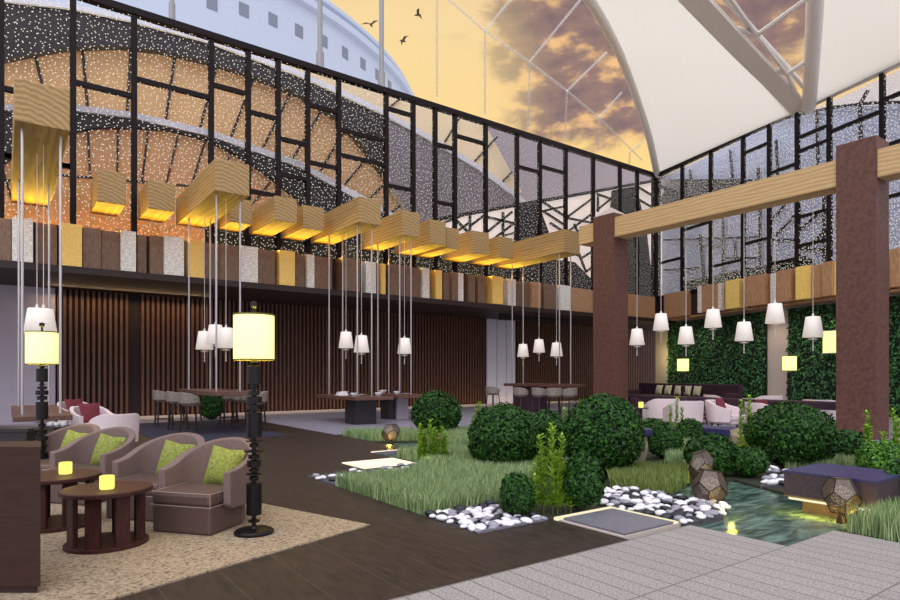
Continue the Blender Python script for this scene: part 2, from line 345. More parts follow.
def water_mat():
    m = bpy.data.materials.new('pool_water'); m.use_nodes = True; nt = m.node_tree; b = nt.nodes['Principled BSDF']; Lk = nt.links.new
    tc = nt.nodes.new('ShaderNodeTexCoord'); mp = nt.nodes.new('ShaderNodeMapping'); mp.inputs['Rotation'].default_value = (0, 0, math.radians(36)); mp.inputs['Scale'].default_value = (1, 3.2, 1)
    nz = nt.nodes.new('ShaderNodeTexNoise'); nz.inputs['Scale'].default_value = 2.6; nz.inputs['Detail'].default_value = 7; nz.inputs['Distortion'].default_value = 1
    Lk(tc.outputs['Object'], mp.inputs[0]); Lk(mp.outputs[0], nz.inputs[0])
    cr = nt.nodes.new('ShaderNodeValToRGB'); e = cr.color_ramp.elements; e[0].position = .35; e[0].color = (*lin(30, 52, 48), 1); e[1].position = .68; e[1].color = (*lin(112, 140, 128), 1)
    Lk(nz.outputs['Fac'], cr.inputs[0]); Lk(cr.outputs[0], b.inputs['Base Color']); b.inputs['Roughness'].default_value = .18
    bp = nt.nodes.new('ShaderNodeBump'); bp.inputs['Strength'].default_value = .5; bp.inputs['Distance'].default_value = .03; Lk(nz.outputs['Fac'], bp.inputs['Height']); Lk(bp.outputs[0], b.inputs['Normal']); return m
M['water'] = water_mat()
def lantern_mat():
    # perforated bronze sheet: small holes let the bulb inside shine through
    m = bpy.data.materials.new('perforated_bronze'); m.use_nodes = True; nt = m.node_tree; b = nt.nodes['Principled BSDF']; Lk = nt.links.new
    b.inputs['Base Color'].default_value = (*lin(104, 90, 82), 1); b.inputs['Metallic'].default_value = .4; b.inputs['Roughness'].default_value = .5
    tc = nt.nodes.new('ShaderNodeTexCoord'); vo = nt.nodes.new('ShaderNodeTexVoronoi'); vo.inputs['Scale'].default_value = 110; Lk(tc.outputs['Object'], vo.inputs[0])
    lt = nt.nodes.new('ShaderNodeMath'); lt.operation = 'LESS_THAN'; lt.inputs[1].default_value = .34; Lk(vo.outputs['Distance'], lt.inputs[0])
    tr = nt.nodes.new('ShaderNodeBsdfTransparent'); mx = nt.nodes.new('ShaderNodeMixShader')
    Lk(lt.outputs[0], mx.inputs[0]); Lk(b.outputs[0], mx.inputs[1]); Lk(tr.outputs[0], mx.inputs[2]); Lk(mx.outputs[0], nt.nodes['Material Output'].inputs[0]); return m
M['perforated'] = lantern_mat()
M['bulb'] = emit_mat('lantern_bulb', lin(255, 236, 214), .55)

# ------------------------------------------------------------------ the setting: floors
ZB = 5.66                                # underside of every timber beam
YG, YW = 18.75, 21.5                     # glass plane, recessed slat wall
ZR = 11.4                                # top rail of the glazing
CORN = Vector((26.45, YG, 0)); RD = Vector((-.2816, -.9595, 0)); RN = Vector((-.9595, .2816, 0))   # right wall: corner, direction, inward normal
def onR(px, py, off=0):                  # point of the right wall plane (off metres behind it)
    a, b = ray(px); o = CORN-RN*off
    det = a*(-RD.y)-b*(-RD.x); d = (o.x*(-RD.y)-o.y*(-RD.x))/det
    return Vector((a*d, b*d, H+(HY-py)*d/F))
def rp(s, z=0, off=0): p = CORN+RD*s+RN*off; return Vector((p.x, p.y, z))   # s metres along the right wall, off towards the room
hf = MB()
hf.box(-9, 6.25, 19.6, YW+.1, -.2, 0); hf.box(6.25, 31.2, 13.2, YW+.1, -.2, 0); hf.box(14.2, 31.2, -4, 13.2, -.2, 0)
struct(hf.build('floor', M['hall']))
dk = MB()
dk.prism([(-9, 3.3), (4.28, 3.3), (4.28, 4.2), (3.36, 4.2), (3.36, 8.04), (4.3, 8.04), (4.3, 8.95), (5.33, 8.95), (5.33, 9.87), (6.25, 9.87), (6.25, 19.6), (-9, 19.6)], -.2, .002)
struct(dk.build('floor_deck', M['deck']))
pv = MB()
pv.prism([(-9, -4), (6.04, -4), (6.04, 2.42), (5.17, 2.42), (5.17, 3.3), (-9, 3.3)], -.2, 0)
struct(pv.build('floor_paving', M['paving']))
wt = MB(); wt.box(3.3, 14.3, -4, 13.3, -.3, -.04)
tag(wt.build('pool_water', M['water']), 'shallow rippled green pool between the shrubs and the grey paving', 'pool')

ruga, rugb = math.radians(18), None
U2 = Vector((.951, .31, 0)); V2 = Vector((-.31, .951, 0)); RC = G(370, 526)
def rg(a, b, z=0): p = RC+U2*a+V2*b; return Vector((p.x, p.y, z))
r_ = MB(); r_.prism([rg(0, 0), rg(0, 5.2), rg(-6.5, 5.2), rg(-6.5, 0)], .002, .014)
tag(r_.build('speckled_rug', M['rug']), 'beige rug with dark speckles under the armchairs and round tables', 'rug')
n_ = MB(); n_.prism([(2.6, 13.6), (5.3, 13.6), (5.3, 19.2), (2.6, 19.2)], .002, .012)
tag(n_.build('navy_patch', M['navy_patch']), 'navy floor patch under the hanging table with upholstered stools', 'rug')  # thin dark navy sheet laid over the floor

# ------------------------------------------------------------------ the setting: walls
sl = MB()
XS0, XS1 = Xon(57, YW), 31.0
x = XS0
while x < XS1:
    if not (Xon(129, YW) < x < Xon(137, YW)) and not (Xon(484, YW) < x < Xon(515, YW)): sl.box(x, x+.075, YW-.09, YW, .1, 4.2)
    x += .15
sw = struct(sl.build('wall_back', M['slat']))
bk = MB(); bk.box(XS0-.05, 31.2, YW, YW+.15, 0, 4.2); struct(bk.build('wall_back_backing', M['slat_back']))
lw = MB(); lw.box(-9, XS0-.05, YW-.12, YW+.15, 0, 4.2); struct(lw.build('wall_left', M['lavender']))
dr = MB(); x0, x1 = Xon(485.5, YW), Xon(514, YW); w3 = (x1-x0)/3
for k in range(3): dr.box(x0+k*w3+.02, x0+(k+1)*w3-.02, YW-.11, YW-.02, .1, 3.95)
dr.build('door_leaf', mat('door_lacquer', lin(232, 228, 240), .5)); door = bpy.data.objects['door_leaf']; door.name = 'door_1'; struct(door)
st = MB(); st.box(XS0, 30.5, YW-.22, YW-.1, .002, .1); struct(st.build('baseboard_back', M['cream_wall']))
sf = MB(); sf.box(-9, 30.5, 17.93, YW+.15, 3.95, 4.12); struct(sf.build('trim_1', M['dark_trim']))         # soffit and lower band of the fascia
fb = MB(); fb.box(-9, CORN.x+.2, 18.45, 18.62, 4.1, 5.1); struct(fb.build('trim_2', M['dark_trim']))      # dark board behind the cladding
lg = MB(); lg.box(-9, CORN.x, 18.5, YG+.1, 5.1, 5.16); struct(lg.build('trim_3', M['dark_trim']))         # ledge on top
# right wall below: plaster, cladding board, ledge
def along(mb, s0, s1, o0, o1, z0, z1):
    mb.prism([rp(s0, 0, o0), rp(s1, 0, o0), rp(s1, 0, o1), rp(s0, 0, o1)], z0, z1)
rw = MB(); along(rw, (onR(655.5, 375, .7)-CORN).dot(RD), 24, -.9, -.7, 0, 4.2); struct(rw.build('wall_right', M['cream_wall']))
rs = MB(); along(rs, 0, 24, -.9, .05, 4.08, 4.16); struct(rs.build('trim_4', M['light_oak']))
rb = MB(); along(rb, .2, 24, -.1, .0, 4.14, 5.25); struct(rb.build('trim_5', M['dark_trim']))
rl = MB(); along(rl, .2, 24, -.2, .0, 5.2, 5.26); struct(rl.build('trim_6', M['dark_trim']))

# ------------------------------------------------------------------ the glazed lattice
def zmid(px, py): return onY(px, py, YG).z
fr = MB()
vert = [-160, -80, 1, 73, 134, 211, 248, 278, 307.5, 338.5, 386, 413, 435, 454.7, 485.5, 516.8, 539.7, 565.5, 593, 619.7, 637]
T = .07
for px in vert:
    X = Xon(px, YG); fr.box(X-T, X+T, YG-.08, YG+.08, 5.16, ZR)
X0, X1 = Xon(-160, YG), CORN.x
fr.box(X0, X1, YG-.12, YG+.12, ZR-.09, ZR+.09); fr.box(X0, X1, YG-.08, YG+.08, 5.14, 5.26)
hz = [(1, 73, 8, 89.5), (1, 73, 7, 156), (1, 73, 68, 166.5), (73, 134, 104, 89.5), (134, 211, 180, 90.3), (211, 248, 230, 89.5), (248, 278, 263, 115.5), (248, 278, 262, 193.3),
      (278, 307.5, 291, 141.3), (278, 307.5, 290, 176.5), (307.5, 338.5, 323, 108.5), (307.5, 338.5, 323, 165.3), (338.5, 386, 362, 135.3), (338.5, 386, 362, 160), (386, 413, 399.5, 112),
      (386, 413, 400, 188), (435, 454.7, 445, 146.7), (435, 454.7, 443, 203.5), (454.7, 485.5, 470.8, 140), (516.8, 539.7, 528.7, 169.6), (539.7, 565.5, 553, 170),
      (-80, 1, -40, 60), (-160, -80, -120, 120)]
for a, b, px, py in hz:
    z = zmid(px, py); fr.box(Xon(a, YG), Xon(b, YG), YG-.07, YG+.07, z-.06, z+.06)
wf = struct(fr.build('window_1', M['bronze_frame']))
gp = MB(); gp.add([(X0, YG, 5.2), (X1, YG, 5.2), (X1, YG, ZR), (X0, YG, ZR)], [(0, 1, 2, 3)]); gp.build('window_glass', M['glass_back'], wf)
f2 = MB()
rverts = [682.5, 711, 743.3, 769.5, 797.5, 829.5, 882.5]
def sR(px): p = onR(px, 375); return (Vector((p.x, p.y, 0))-CORN).dot(RD)
for s in [sR(q) for q in rverts]+[16.2, 18.9, 21.5]:
    along(f2, s-.065, s+.065, -.08, .08, 5.2, ZR)
along(f2, -.18, .16, -.17, .17, 4.1, ZR)                                  # corner post
along(f2, 0, 24, -.12, .12, ZR-.09, ZR+.09); along(f2, 0, 24, -.08, .08, 5.2, 5.32)
for a, b, px, py in [(743.3, 769.5, 757, 148), (769.5, 797.5, 781, 169.6), (797.5, 829.5, 814, 131.6), (797.5, 829.5, 813.6, 146), (660, 682.5, 673, 260), (682.5, 711, 697, 226), (711, 743.3, 733, 262),
                     (743.3, 769.5, 757, 241), (797.5, 829.5, 813, 243), (769.5, 797.5, 782.5, 261.6), (797.5, 829.5, 812, 214), (882.5, 930, 893, 96.3), (829.5, 882.5, 860, 120), (882.5, 930, 894, 143), (882.5, 930, 893, 196)]:
    z = onR(px, py).z; along(f2, sR(a), sR(b), -.07, .07, z-.055, z+.055)
w2 = struct(f2.build('window_2', M['bronze_frame']))
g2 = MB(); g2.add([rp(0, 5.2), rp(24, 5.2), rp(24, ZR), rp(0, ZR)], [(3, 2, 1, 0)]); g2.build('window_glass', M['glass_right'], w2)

# ------------------------------------------------------------------ roof: glazing bars, panes and white membranes
def on_roof(px, py):                     # glazed roof plane climbing from the back rail over the hall
    a, b = ray(px); c = (HY-py)/F        # point = (a d, b d, H + c d); plane z = ZR + (YG - Y)*0.9
    d = (ZR+.9*YG-H)/(c+.9*b); return Vector((a*d, b*d, H+c*d))
RB = [((437, -40), (437, 97)), ((485, 31), (485, 114)), ((529.5, 62), (528.5, 127)), ((567, 91), (565, 138)), ((599, 118), (598, 150)), ((630, 152), (629, 166)),
      ((440, -8), (485, 31)), ((485, 31), (529.5, 62)), ((529.5, 62), (567, 91)), ((567, 91), (599, 118)), ((599, 118), (642, 160)),
      ((485, 31), (520, -12)), ((529.5, 62), (590, -12)), ((567, 91), (607, 52)), ((599, 118), (622, 92)), ((630, 152), (643, 142))]
rf = MB()
for a, b in RB: rf.tube(on_roof(*a), on_roof(*b), .045, 6)
roof = struct(rf.build('ceiling_glazing_bars', M['mullion_pale']))
for px, y0, y1, r in ((320, -60, 71, .085), (381.5, -60, 91, .085), (172, -60, 21, .06)):
    X = Xon(px, YG); p = MB(); p.tube((X, YG, ZR+.08), (X, YG, 18), r, 10); p.tube((X, YG, ZR+.08), (X, YG, ZR+.6), r*1.5, 10)
    tag(p.build('steel_post', M['grey_steel']), {320: 'grey steel post rising from the top rail of the glazing, middle of three', 381.5: 'grey steel post rising from the top rail of the glazing, right one of three', 172: 'grey steel post rising from the top rail of the glazing, left one of three'}[px], 'post')
def lerp_list(pts, n):
    out = []
    for k in range(n):
        t = k/(n-1)*(len(pts)-1); i = min(int(t), len(pts)-2); f = t-i
        p0, p1, p2, p3 = pts[max(i-1, 0)], pts[i], pts[i+1], pts[min(i+2, len(pts)-1)]
        out.append(.5*((2*p1)+(p2-p0)*f+(2*p0-5*p1+4*p2-p3)*f*f+(3*p1-p0-3*p2+p3)*f**3))
    return out
# the membranes are anchored on the right rail and climb over the hall to high masts
def rim_pts(pix, d0, d1):
    n = len(pix); out = []
    for k, (px, py) in enumerate(pix):
        d = d0+(d1-d0)*k/(n-1); a, b = ray(px); out.append(Vector((a*d, b*d, H+(HY-py)*d/F)))
    return out
dc = D(rp(.05)); d8 = D(onR(809, 200)); d7 = D(onR(800, 200)); d9 = D(onR(960, 200))
L1 = rim_pts([(657.5, 176), (650, 140), (639, 105), (625, 66), (611, 36), (592, 3), (560, -42), (520, -90)], dc, 14)
R1 = rim_pts([(800, 112), (775, 85), (750, 60), (725, 34), (690, -3), (640, -55), (590, -110)], d7, 14)
def resample(pts, n): return lerp_list(pts, n)
def loft(name, A, B, sag, label, n=16, m=18):
    A = resample(A, m); B = resample(B, m); vs = []; fs = []
    for j in range(m):
        for i in range(n):
            u = i/(n-1); p = A[j].lerp(B[j], u); p = p+Vector((0, 0, sag*math.sin(PI*u)*math.sin(PI*min(1, j/(m-1)*1.1+.0)))); vs.append(p)
    for j in range(m-1):
        for i in range(n-1): fs.append((j*n+i, j*n+i+1, (j+1)*n+i+1, (j+1)*n+i))
    mb = MB(); mb.add(vs, fs); o = mb.build('fabric', M['canopy'], smooth=True)
    root = thing(name, label, 'canopy'); o.parent = root; return root
c1 = loft('tensile_canopy', L1, R1, .25, 'large white fabric canopy stretched up from the corner of the glazing, with curved left rim')
MB().sweep(resample(L1, 50), .17, 10).build('rim_tube', M['white_steel'], c1, smooth=True)
rb_ = MB(); q_ = resample(R1, 30); ww = RD*.5; vs = []
for p in q_: vs += [p-ww*.7, p+ww*.7, p+ww*.7+Vector((0, 0, .16)), p-ww*.7+Vector((0, 0, .16))]
rb_.add(vs, [(k*4+i, k*4+(i+1) % 4, k*4+4+(i+1) % 4, k*4+4+i) for k in range(29) for i in range(4)]+[(3, 2, 1, 0), (116, 117, 118, 119)])
rb_.build('edge_beam', M['white_steel'], c1)
R1b = [p+RD*.25+Vector((0, 0, .12)) for p in R1]
MB().sweep(resample([p+RD*.55+Vector((0, 0, .3)) for p in R1], 40), .09, 8).build('edge_tube', M['white_steel'], c1)
L2 = rim_pts([(809, 108), (812, 60), (815, 0), (814, -60), (810, -120)], d8, 13)
R2 = rim_pts([(960, 40), (980, -20), (1000, -60), (1010, -100), (1020, -150)], d9, 12)
c2 = loft('tensile_canopy', L2, R2, .2, 'white fabric canopy at the right edge, left rim nearly straight up')
MB().sweep(resample(L2, 40), .24, 10).build('rim_tube', M['white_steel'], c2, smooth=True)
def between(px, py, t=.5):               # a point of the gap between the canopies
    d = d7-(112-py)/112*6; a, b = ray(px); return Vector((a*d, b*d, H+(HY-py)*d/F))
tr = MB()
for a, b in (((757, 35), (812, -5)), ((735, 28), (757, 35)), ((787, 74), (811, 58)), ((776, 70), (787, 74)), ((728, -5), (757, 35)), ((757, 35), (787, 74)), ((787, 74), (803, 108))):
    tr.tube(between(*a), between(*b), .07, 6)
tag(tr.build('roof_truss', M['white_steel']), 'white tubular roof truss in the gap between the two fabric canopies', 'truss')

# ------------------------------------------------------------------ reflections in the glass built as shapes behind it, then tower and birds
def outline(pix, Y): return [onY(px, py, Y) for px, py in pix]
def shell(name, pix, Y, m, t=.25): return MB().slab(outline(pix, Y), (0, t, 0))
v1 = thing('reflected_vault', 'outer roof vault reflected in the left glazing, with dark arch rib and tan fabric', 'roof', onY(150, 300, 19.9))  # flat outlined shapes standing in for reflections in the glass
base1 = v1.location
def part(root, name, pix, Y, m, t=.12):
    mb = MB(); q = outline(pix, Y)
    for p in q: p.z = max(p.z, 4.35)
    mb.slab([p-root.location for p in q], (0, t, 0)); return mb.build(name, m, root)
A_out = [(-170, 40), (-90, 14), (0, -4), (73, 4), (134, 17), (211, 38), (300, 71), (340, 89), (385, 110), (430, 135), (480, 165), (520, 195), (560, 235)]
A_in = [(405, 207), (385, 175), (360, 141), (338, 118), (300, 94), (250, 74), (211, 62), (160, 50), (120, 45.5), (70, 47), (35, 53), (0, 60), (-70, 84), (-150, 130)]
part(v1, 'arch_rib', A_out[:9]+A_in[1:], 19.9, M['arch_dark'], .3)
part(v1, 'arch_foot', A_out[8:]+[(500, 290), (440, 262), (405, 207), (385, 175)], 19.9, M['grey_dark'], .3)['label'] = 'paler grey foot of the arch'  # greying by the glass reflection is put into this end's colour
part(v1, 'arch_rim', A_out+[(x_-1.5, y_+4.5) for x_, y_ in reversed(A_out)], 19.8, M['arch_light'], .1)
part(v1, 'fabric', [(-170, 300)]+list(reversed(A_in))+[(440, 262), (440, 300)], 20.25, M['tan'])
rb = MB()
for a, b in (((34, 50), (42, 84)), ((82, 45), (88, 112)), ((131, 45), (127, 118)), ((176, 48), (165, 126)), ((218, 60), (199, 132)), ((256, 72), (231, 137)), ((292, 90), (262, 150)), ((322, 110), (292, 160)), ((346, 128), (318, 175)), ((371, 153), (345, 184)), ((391, 178), (368, 200)), ((404, 203), (388, 215))):
    rb.bar(onY(*a, 20.15)-base1, onY(*b, 20.15)-base1, .07, .07)
rb.build('purlin', M['arch_dark'], v1)
v2 = thing('reflected_vault', 'smaller inner roof vault reflected in the left glazing, with white rim and dark rib', 'roof', onY(100, 300, 19.4))
B_out = [(-160, 130), (-80, 113), (0, 104), (73, 104.5), (134, 112), (211, 130), (300, 161), (345, 186), (386, 208), (420, 232)]
B_in = [(330, 245), (300, 200), (280, 183), (248, 160), (211, 140), (170, 129), (134, 127), (100, 127), (73, 131), (30, 146), (0, 165), (-60, 200), (-120, 260)]
part(v2, 'arch_rib', B_out+[(400, 262)]+B_in, 19.45, M['arch_dark'], .25)
part(v2, 'arch_rim', B_out+[(x_-1, y_+6) for x_, y_ in reversed(B_out)], 19.35, M['arch_light'], .1)
part(v2, 'fabric', [(-120, 300)]+list(reversed(B_in))+[(340, 300)], 19.7, M['tan'])
part(v2, 'glow_fabric', [(-120, 180), (60, 176), (190, 187), (330, 215), (340, 300), (-120, 300)], 19.66, M['glow_mem'], .02)  # paler lower panel: a glow put into the fabric colour
rb = MB(); o2 = v2.location
for a, b in (((88, 131), (90, 174)), ((118, 130), (117, 180)), ((148, 132), (142, 182)), ((178, 136), (166, 185)), ((205, 142), (190, 190)), ((232, 152), (212, 190)), ((254, 166), (236, 195)), ((272, 180), (252, 205)), ((2, 168), (12, 200))):
    rb.bar(onY(*a, 19.62)-o2, onY(*b, 19.62)-o2, .05, .05)
rb.bar(onY(-40, 186, 19.62)-o2, onY(60, 175, 19.62)-o2, .05, .05); rb.bar(onY(60, 175, 19.62)-o2, onY(190, 186, 19.62)-o2, .05, .05)
rb.build('purlin', M['arch_dark'], v2)
v3 = thing('reflected_vault', 'far grey roof vault reflected in the middle of the glazing', 'roof', onY(450, 300, 20.7))
part(v3, 'fabric', [(300, 60), (420, 104), (484, 122.5), (522, 192), (440, 232), (405, 300), (240, 300), (240, 60)], 20.7, M['yellow_mem'])
part(v3, 'outer_fabric', [(462, 114), (660, 176), (662, 187), (570, 204), (500, 216), (440, 228), (505, 190), (480, 134)], 20.9, M['grey_mem'])
rb = MB()
for a, b in (((459, 119), (445, 142)), ((497, 137), (474, 162)), ((512, 172), (501, 183)), ((400, 99), (391, 106))):
    rb.bar(onY(*a, 20.65)-v3.location, onY(*b, 20.65)-v3.location, .07, .07)
rb.build('purlin', M['arch_dark'], v3)
part(v3, 'base_strip', [(205, 226), (300, 236), (400, 250), (505, 263), (505, 300), (205, 290)], 19.2, mat('olive_base', lin(70, 66, 44), .6), .05)['label'] = 'dark olive base strip'  # dark olive strip added to the reflection shapes, not a real wall
# reflection at the far end of the glass, built as a pavilion with slanting bars
pvn = thing('reflected_pavilion', 'reflection at the far end of the glazing, built as a pavilion with dark bars', 'building', onY(560, 300, 19.6))
o3 = pvn.location
YP = 19.6
def pp(px, py, Y=YP): return onY(px, py, Y)-o3
top = [(415, 226), (440, 219), (500, 208), (570, 196), (650, 181.5), (664, 179.5)]
MB().slab([pp(*q) for q in top]+[pp(664, 285), pp(410, 285)], (0, .03, 0)).build('pale_panel', mat('glow_pane', lin(235, 225, 220), .5, emis=lin(255, 234, 222), es=.5), pvn)  # glow put into the panes to brighten the reflection; no lamp inside
b_ = MB()
for a, b in zip(top, top[1:]): b_.bar(pp(*a, YP-.1), pp(*b, YP-.1), .12, .14)
for a, b in (((487, 244), (517, 221)), ((487, 232), (512, 212)), ((487, 217), (517, 224)), ((503, 212), (503, 238)), ((503, 236), (517, 232)), ((543, 202), (566, 217)), ((543, 211), (566, 226)), ((550, 223), (566, 233)), ((543, 211), (566, 206)), ((566, 218), (593, 198)), ((566, 233), (593, 213)), ((567, 218), (593, 223)), ((574, 224), (580, 236)),
             ((580, 236), (593, 228)), ((597, 194), (614, 200)), ((597, 210), (612, 198)), ((598, 196), (598, 212)), ((638, 187), (660, 200)), ((638, 199), (660, 212)), ((640, 210), (660, 222)), ((440, 224), (470, 213)), ((445, 240), (470, 222)), ((452, 216), (468, 232)), ((470, 212), (470, 240)), ((470, 226), (486, 214)), ((455, 218), (455, 240)),
             ((497, 258), (506, 268)), ((518, 258), (506, 268)), ((506, 254), (506, 285)), ((500, 276), (514, 264)), ((576, 246), (586, 272)), ((570, 250), (582, 258)), ((582, 258), (594, 250)), ((586, 272), (596, 264))):
    b_.bar(pp(*a, YP-.1), pp(*b, YP-.1), .09, .09)
b_.build('glazing_bar', M['facade_dark'], pvn)
k_ = MB()
for q in ([(518, 205), (538, 202), (552, 240), (556, 300), (512, 300)], [(614, 190), (636, 186), (646, 225), (655, 300), (604, 300)]): k_.slab([pp(x_, y_, YP-.2) for x_, y_ in q], (0, .15, 0))
k_.build('dark_pier', M['facade_dark'], pvn)
MB().slab([pp(x_, y_, YP-.25) for x_, y_ in ((545, 258), (575, 262), (600, 288), (659, 290), (659, 320), (500, 320), (505, 268))], (0, .1, 0)).build('hip_roof', M['facade_dark'], pvn)
# facade shape added as a stand-in for reflections in the right glazing
fd = thing('reflection_facade', 'pale blue cladded building shape added for the reflections in the right glazing', 'building', onR(780, 300, 1.2)); o4 = fd.location
def fr_(px, py, off): return onR(px, py, off)-o4
dv = RN*-.15
MB().slab([fr_(662, 177.5, 1.2), fr_(680, 169, 1.2), fr_(700, 160, 1.2), fr_(745, 138, 1.2), fr_(775, 120, 1.2), fr_(830, 108, 1.2), fr_(900, 104, 1.2), fr_(1000, 108, 1.2), fr_(1000, 310, 1.2), fr_(662, 300, 1.2)], dv).build('cladding', M['facade'], fd)
b_ = MB()
for a, b in (((775, 121), (800, 114)), ((800, 114), (835, 107)), ((835, 107), (870, 103)), ((870, 103), (960, 101)), ((860, 104), (868, 90)), ((860, 104), (861, 150)), ((730, 150), (733, 182)), ((758, 168), (759, 190)), ((776, 140), (778, 178)), ((817, 110), (818, 165)), ((690, 170), (691, 185)),
             ((660, 180), (760, 180.5)), ((664, 240), (760, 237)), ((700, 235), (705, 290)), ((735, 240), (735, 262)), ((723, 215), (723, 300)), ((760, 200), (760, 300)), ((824, 190), (824, 300)), ((773, 240), (795, 240)), ((800, 249), (826, 249)), ((723, 258), (760, 258)), ((775, 236), (800, 210)), ((770, 222), (785, 205)), ((800, 230), (820, 212)), ((805, 250), (826, 230)), ((698, 246), (724, 246)), ((664, 270), (700, 268))):
    b_.bar(fr_(*a, 1.05), fr_(*b, 1.05), .09, .09)
b_.build('downpipe', M['facade_dark'], fd)
MB().slab([fr_(660, 180, 1.0), fr_(745, 181, 1.0), fr_(700, 198, 1.0), fr_(662, 212, 1.0)], dv).build('roof_slope', M['facade_dark'], fd)
MB().slab([fr_(782, 124, 1.9), fr_(1000, 24, 1.9), fr_(1000, 130, 1.9), fr_(782, 132, 1.9)], dv).build('upper_wall', M['pale_facade'], fd)

# round white tower far behind, with small square windows
tw = thing('white_tower', 'huge round white tower with small square windows above the glazing', 'building')
a0 = math.radians(-29.8); cx_, cy_ = 70*math.sin(a0), 70*math.cos(a0)
c0 = Vector((cx_*FY+cy_*FX, -cx_*FX+cy_*FY, 0)); tw.location = c0; RT = 31.6
wb = MB(); wb.lathe([(RT, 0), (RT, 26.3), (RT+.35, 26.4), (RT+.35, 26.9), (RT, 27.0), (RT-.5, 27.1), (RT-.5, 27.6), (RT-.2, 27.7), (RT-.2, 28.0), (RT-1.5, 28.2)], n=160); wb.build('wall', M['tower'], tw)
def on_tower(px, py):
    a, b = ray(px); v = Vector((a, b)); cc = Vector((c0.x, c0.y)); A = v.dot(v); B = -2*v.dot(cc); Cc = cc.dot(cc)-RT*RT
    dsc = B*B-4*A*Cc; d = (-B-math.sqrt(max(0, dsc)))/(2*A); return Vector((a*d, b*d, H+(HY-py)*d/F))
for px, py in ((212, 3), (244, 10), (273, 20), (299, 31), (324, 41), (345, 53), (363, 64), (377.5, 75), (389.5, 86)):
    p = on_tower(px, py)-c0; rot = math.atan2(p.y, p.x)
    wn = MB(); wn.box(-.12, .03, -.32, .32, -.4, .4); wn.build('tower_window', M['tower_win'], tw, loc=p, rot=rot)
bp = [(371, 25, .9), (418, 15, .7), (403, 41, .9)]
for k, (px, py, s) in enumerate(bp):
    p = atD(px, 30); p.z = H+(HY-py)*30/F
    b = MB()
    b.lathe([(.01, -.16), (.045, -.08), (.05, .05), (.02, .16), (.005, .2)], n=8)
    b.v = [(z_, x_, y_) for x_, y_, z_ in b.v]
    for sg in (-1, 1):
        b.add([(0.06, 0, .03), (-.06, 0, .03), (-.1, sg*.22, .12), (.04, sg*.22, .12), (-.14, sg*.5, .05)], [(0, 1, 2, 3), (3, 2, 4)])
    tag(b.build('bird', M['bird'], loc=p, rot=(.6, 2.4, 3.0)[k]), ['dark bird gliding near the white tower rim', 'small dark bird flying highest in the yellow sky', 'dark bird with wings spread flat, lowest of the three'][k], 'bird')

# ------------------------------------------------------------------ columns and timber beams
def column(x0, x1, y0, y1, z, label, cap):
    t = thing('stone_column', label, 'column', ((x0+x1)/2, (y0+y1)/2, 0)); hx, hy = (x1-x0)/2, (y1-y0)/2
    MB().box(-hx, hx, -hy, hy, 0, z).build('shaft', M['column'], t)
    if cap: MB().add([(-hx, -hy, z), (hx, -hy, z), (hx, hy, z), (-hx, hy, z), (0, 0, z+.3)], [(0, 1, 4), (1, 2, 4), (2, 3, 4), (3, 0, 4), (3, 2, 1, 0)]).build('cap', M['stone_cap'], t)
column(15.16, 15.86, 12.27, 13.08, 6.42, 'square russet stone column behind the big round shrubs, pale pointed cap', 1)
column(15.16, 15.87, 5.24, 6.03, 6.57, 'square russet stone column standing nearest, at the right', 0)
def beam(x0, x1, y0, y1, z0, z1, label, group=None):
    mo = M['oak'] if group else M['oak_pale']
    o = MB().box(-(x1-x0)/2, (x1-x0)/2, 0, y1-y0, 0, z1-z0).build('timber_beam', mo, loc=((x0+x1)/2, y0, z0), bevel=.012)
    return tag(o, label, 'beam', group)
beam(15.2, 15.76, 6.03, 12.27, ZB, 6.27, 'long pale oak beam spanning between the two russet columns')
beam(15.2, 15.76, 13.08, 13.72, ZB, 6.27, 'short oak beam stub behind the capped russet column')
beam(15.2, 15.76, -3, 5.24, ZB, 6.27, 'pale oak beam running off to the right from the nearest column')
BE = {}
for k, l, r, t, b, lab in [(1, 14, 70, 77, 120, 'biggest oak beam end at far left, seen from below'), (2, 97, 126, 168, 201, 'short oak beam end, second from the left'),
    (3, 148, 175, 179.5, 208, 'short oak beam end just left of the second long beam'), (4, 215, 249.5, 158, 190.5, 'long oak beam above the table with upholstered stools'),
    (5, 230, 252, 200, 221.5, 'short oak beam end tucked right behind the second long beam'), (6, 274.5, 297, 196, 220, 'oak beam end midway between the second and third long beams'),
    (7, 303, 324, 205, 228, 'short oak beam end just left of the third long beam'), (8, 359, 381, 196, 222, 'long oak beam above the table with black block base and white china'),
    (9, 402, 420, 210, 235, 'oak beam end just right of the third long beam'), (10, 430, 446, 219, 243, 'oak beam end, first of the four short ones before the last long beam'),
    (11, 446.5, 459, 227, 248, 'narrow oak beam end, second of the four short ones before the last long beam'), (12, 472, 489, 230, 253, 'oak beam end, third of the four short ones before the last long beam'),
    (13, 499, 513, 236, 257, 'oak beam end tucked against the last long beam'), (14, 564, 580, 228, 252, 'long oak beam beside the capped russet column, above the bar table')]:
    p = G(l, b, ZB); d = D(p); a, bb = ray(r); w = a*p.y/bb-p.x; h = (b-t)*d/F
    h = min(max(h, .68), .8); BE[k] = (p.x, p.x+w, p.y)
    beam(p.x, p.x+w, p.y, YG-.14, ZB, ZB+h, lab, 'oak beams projecting from the glazing')

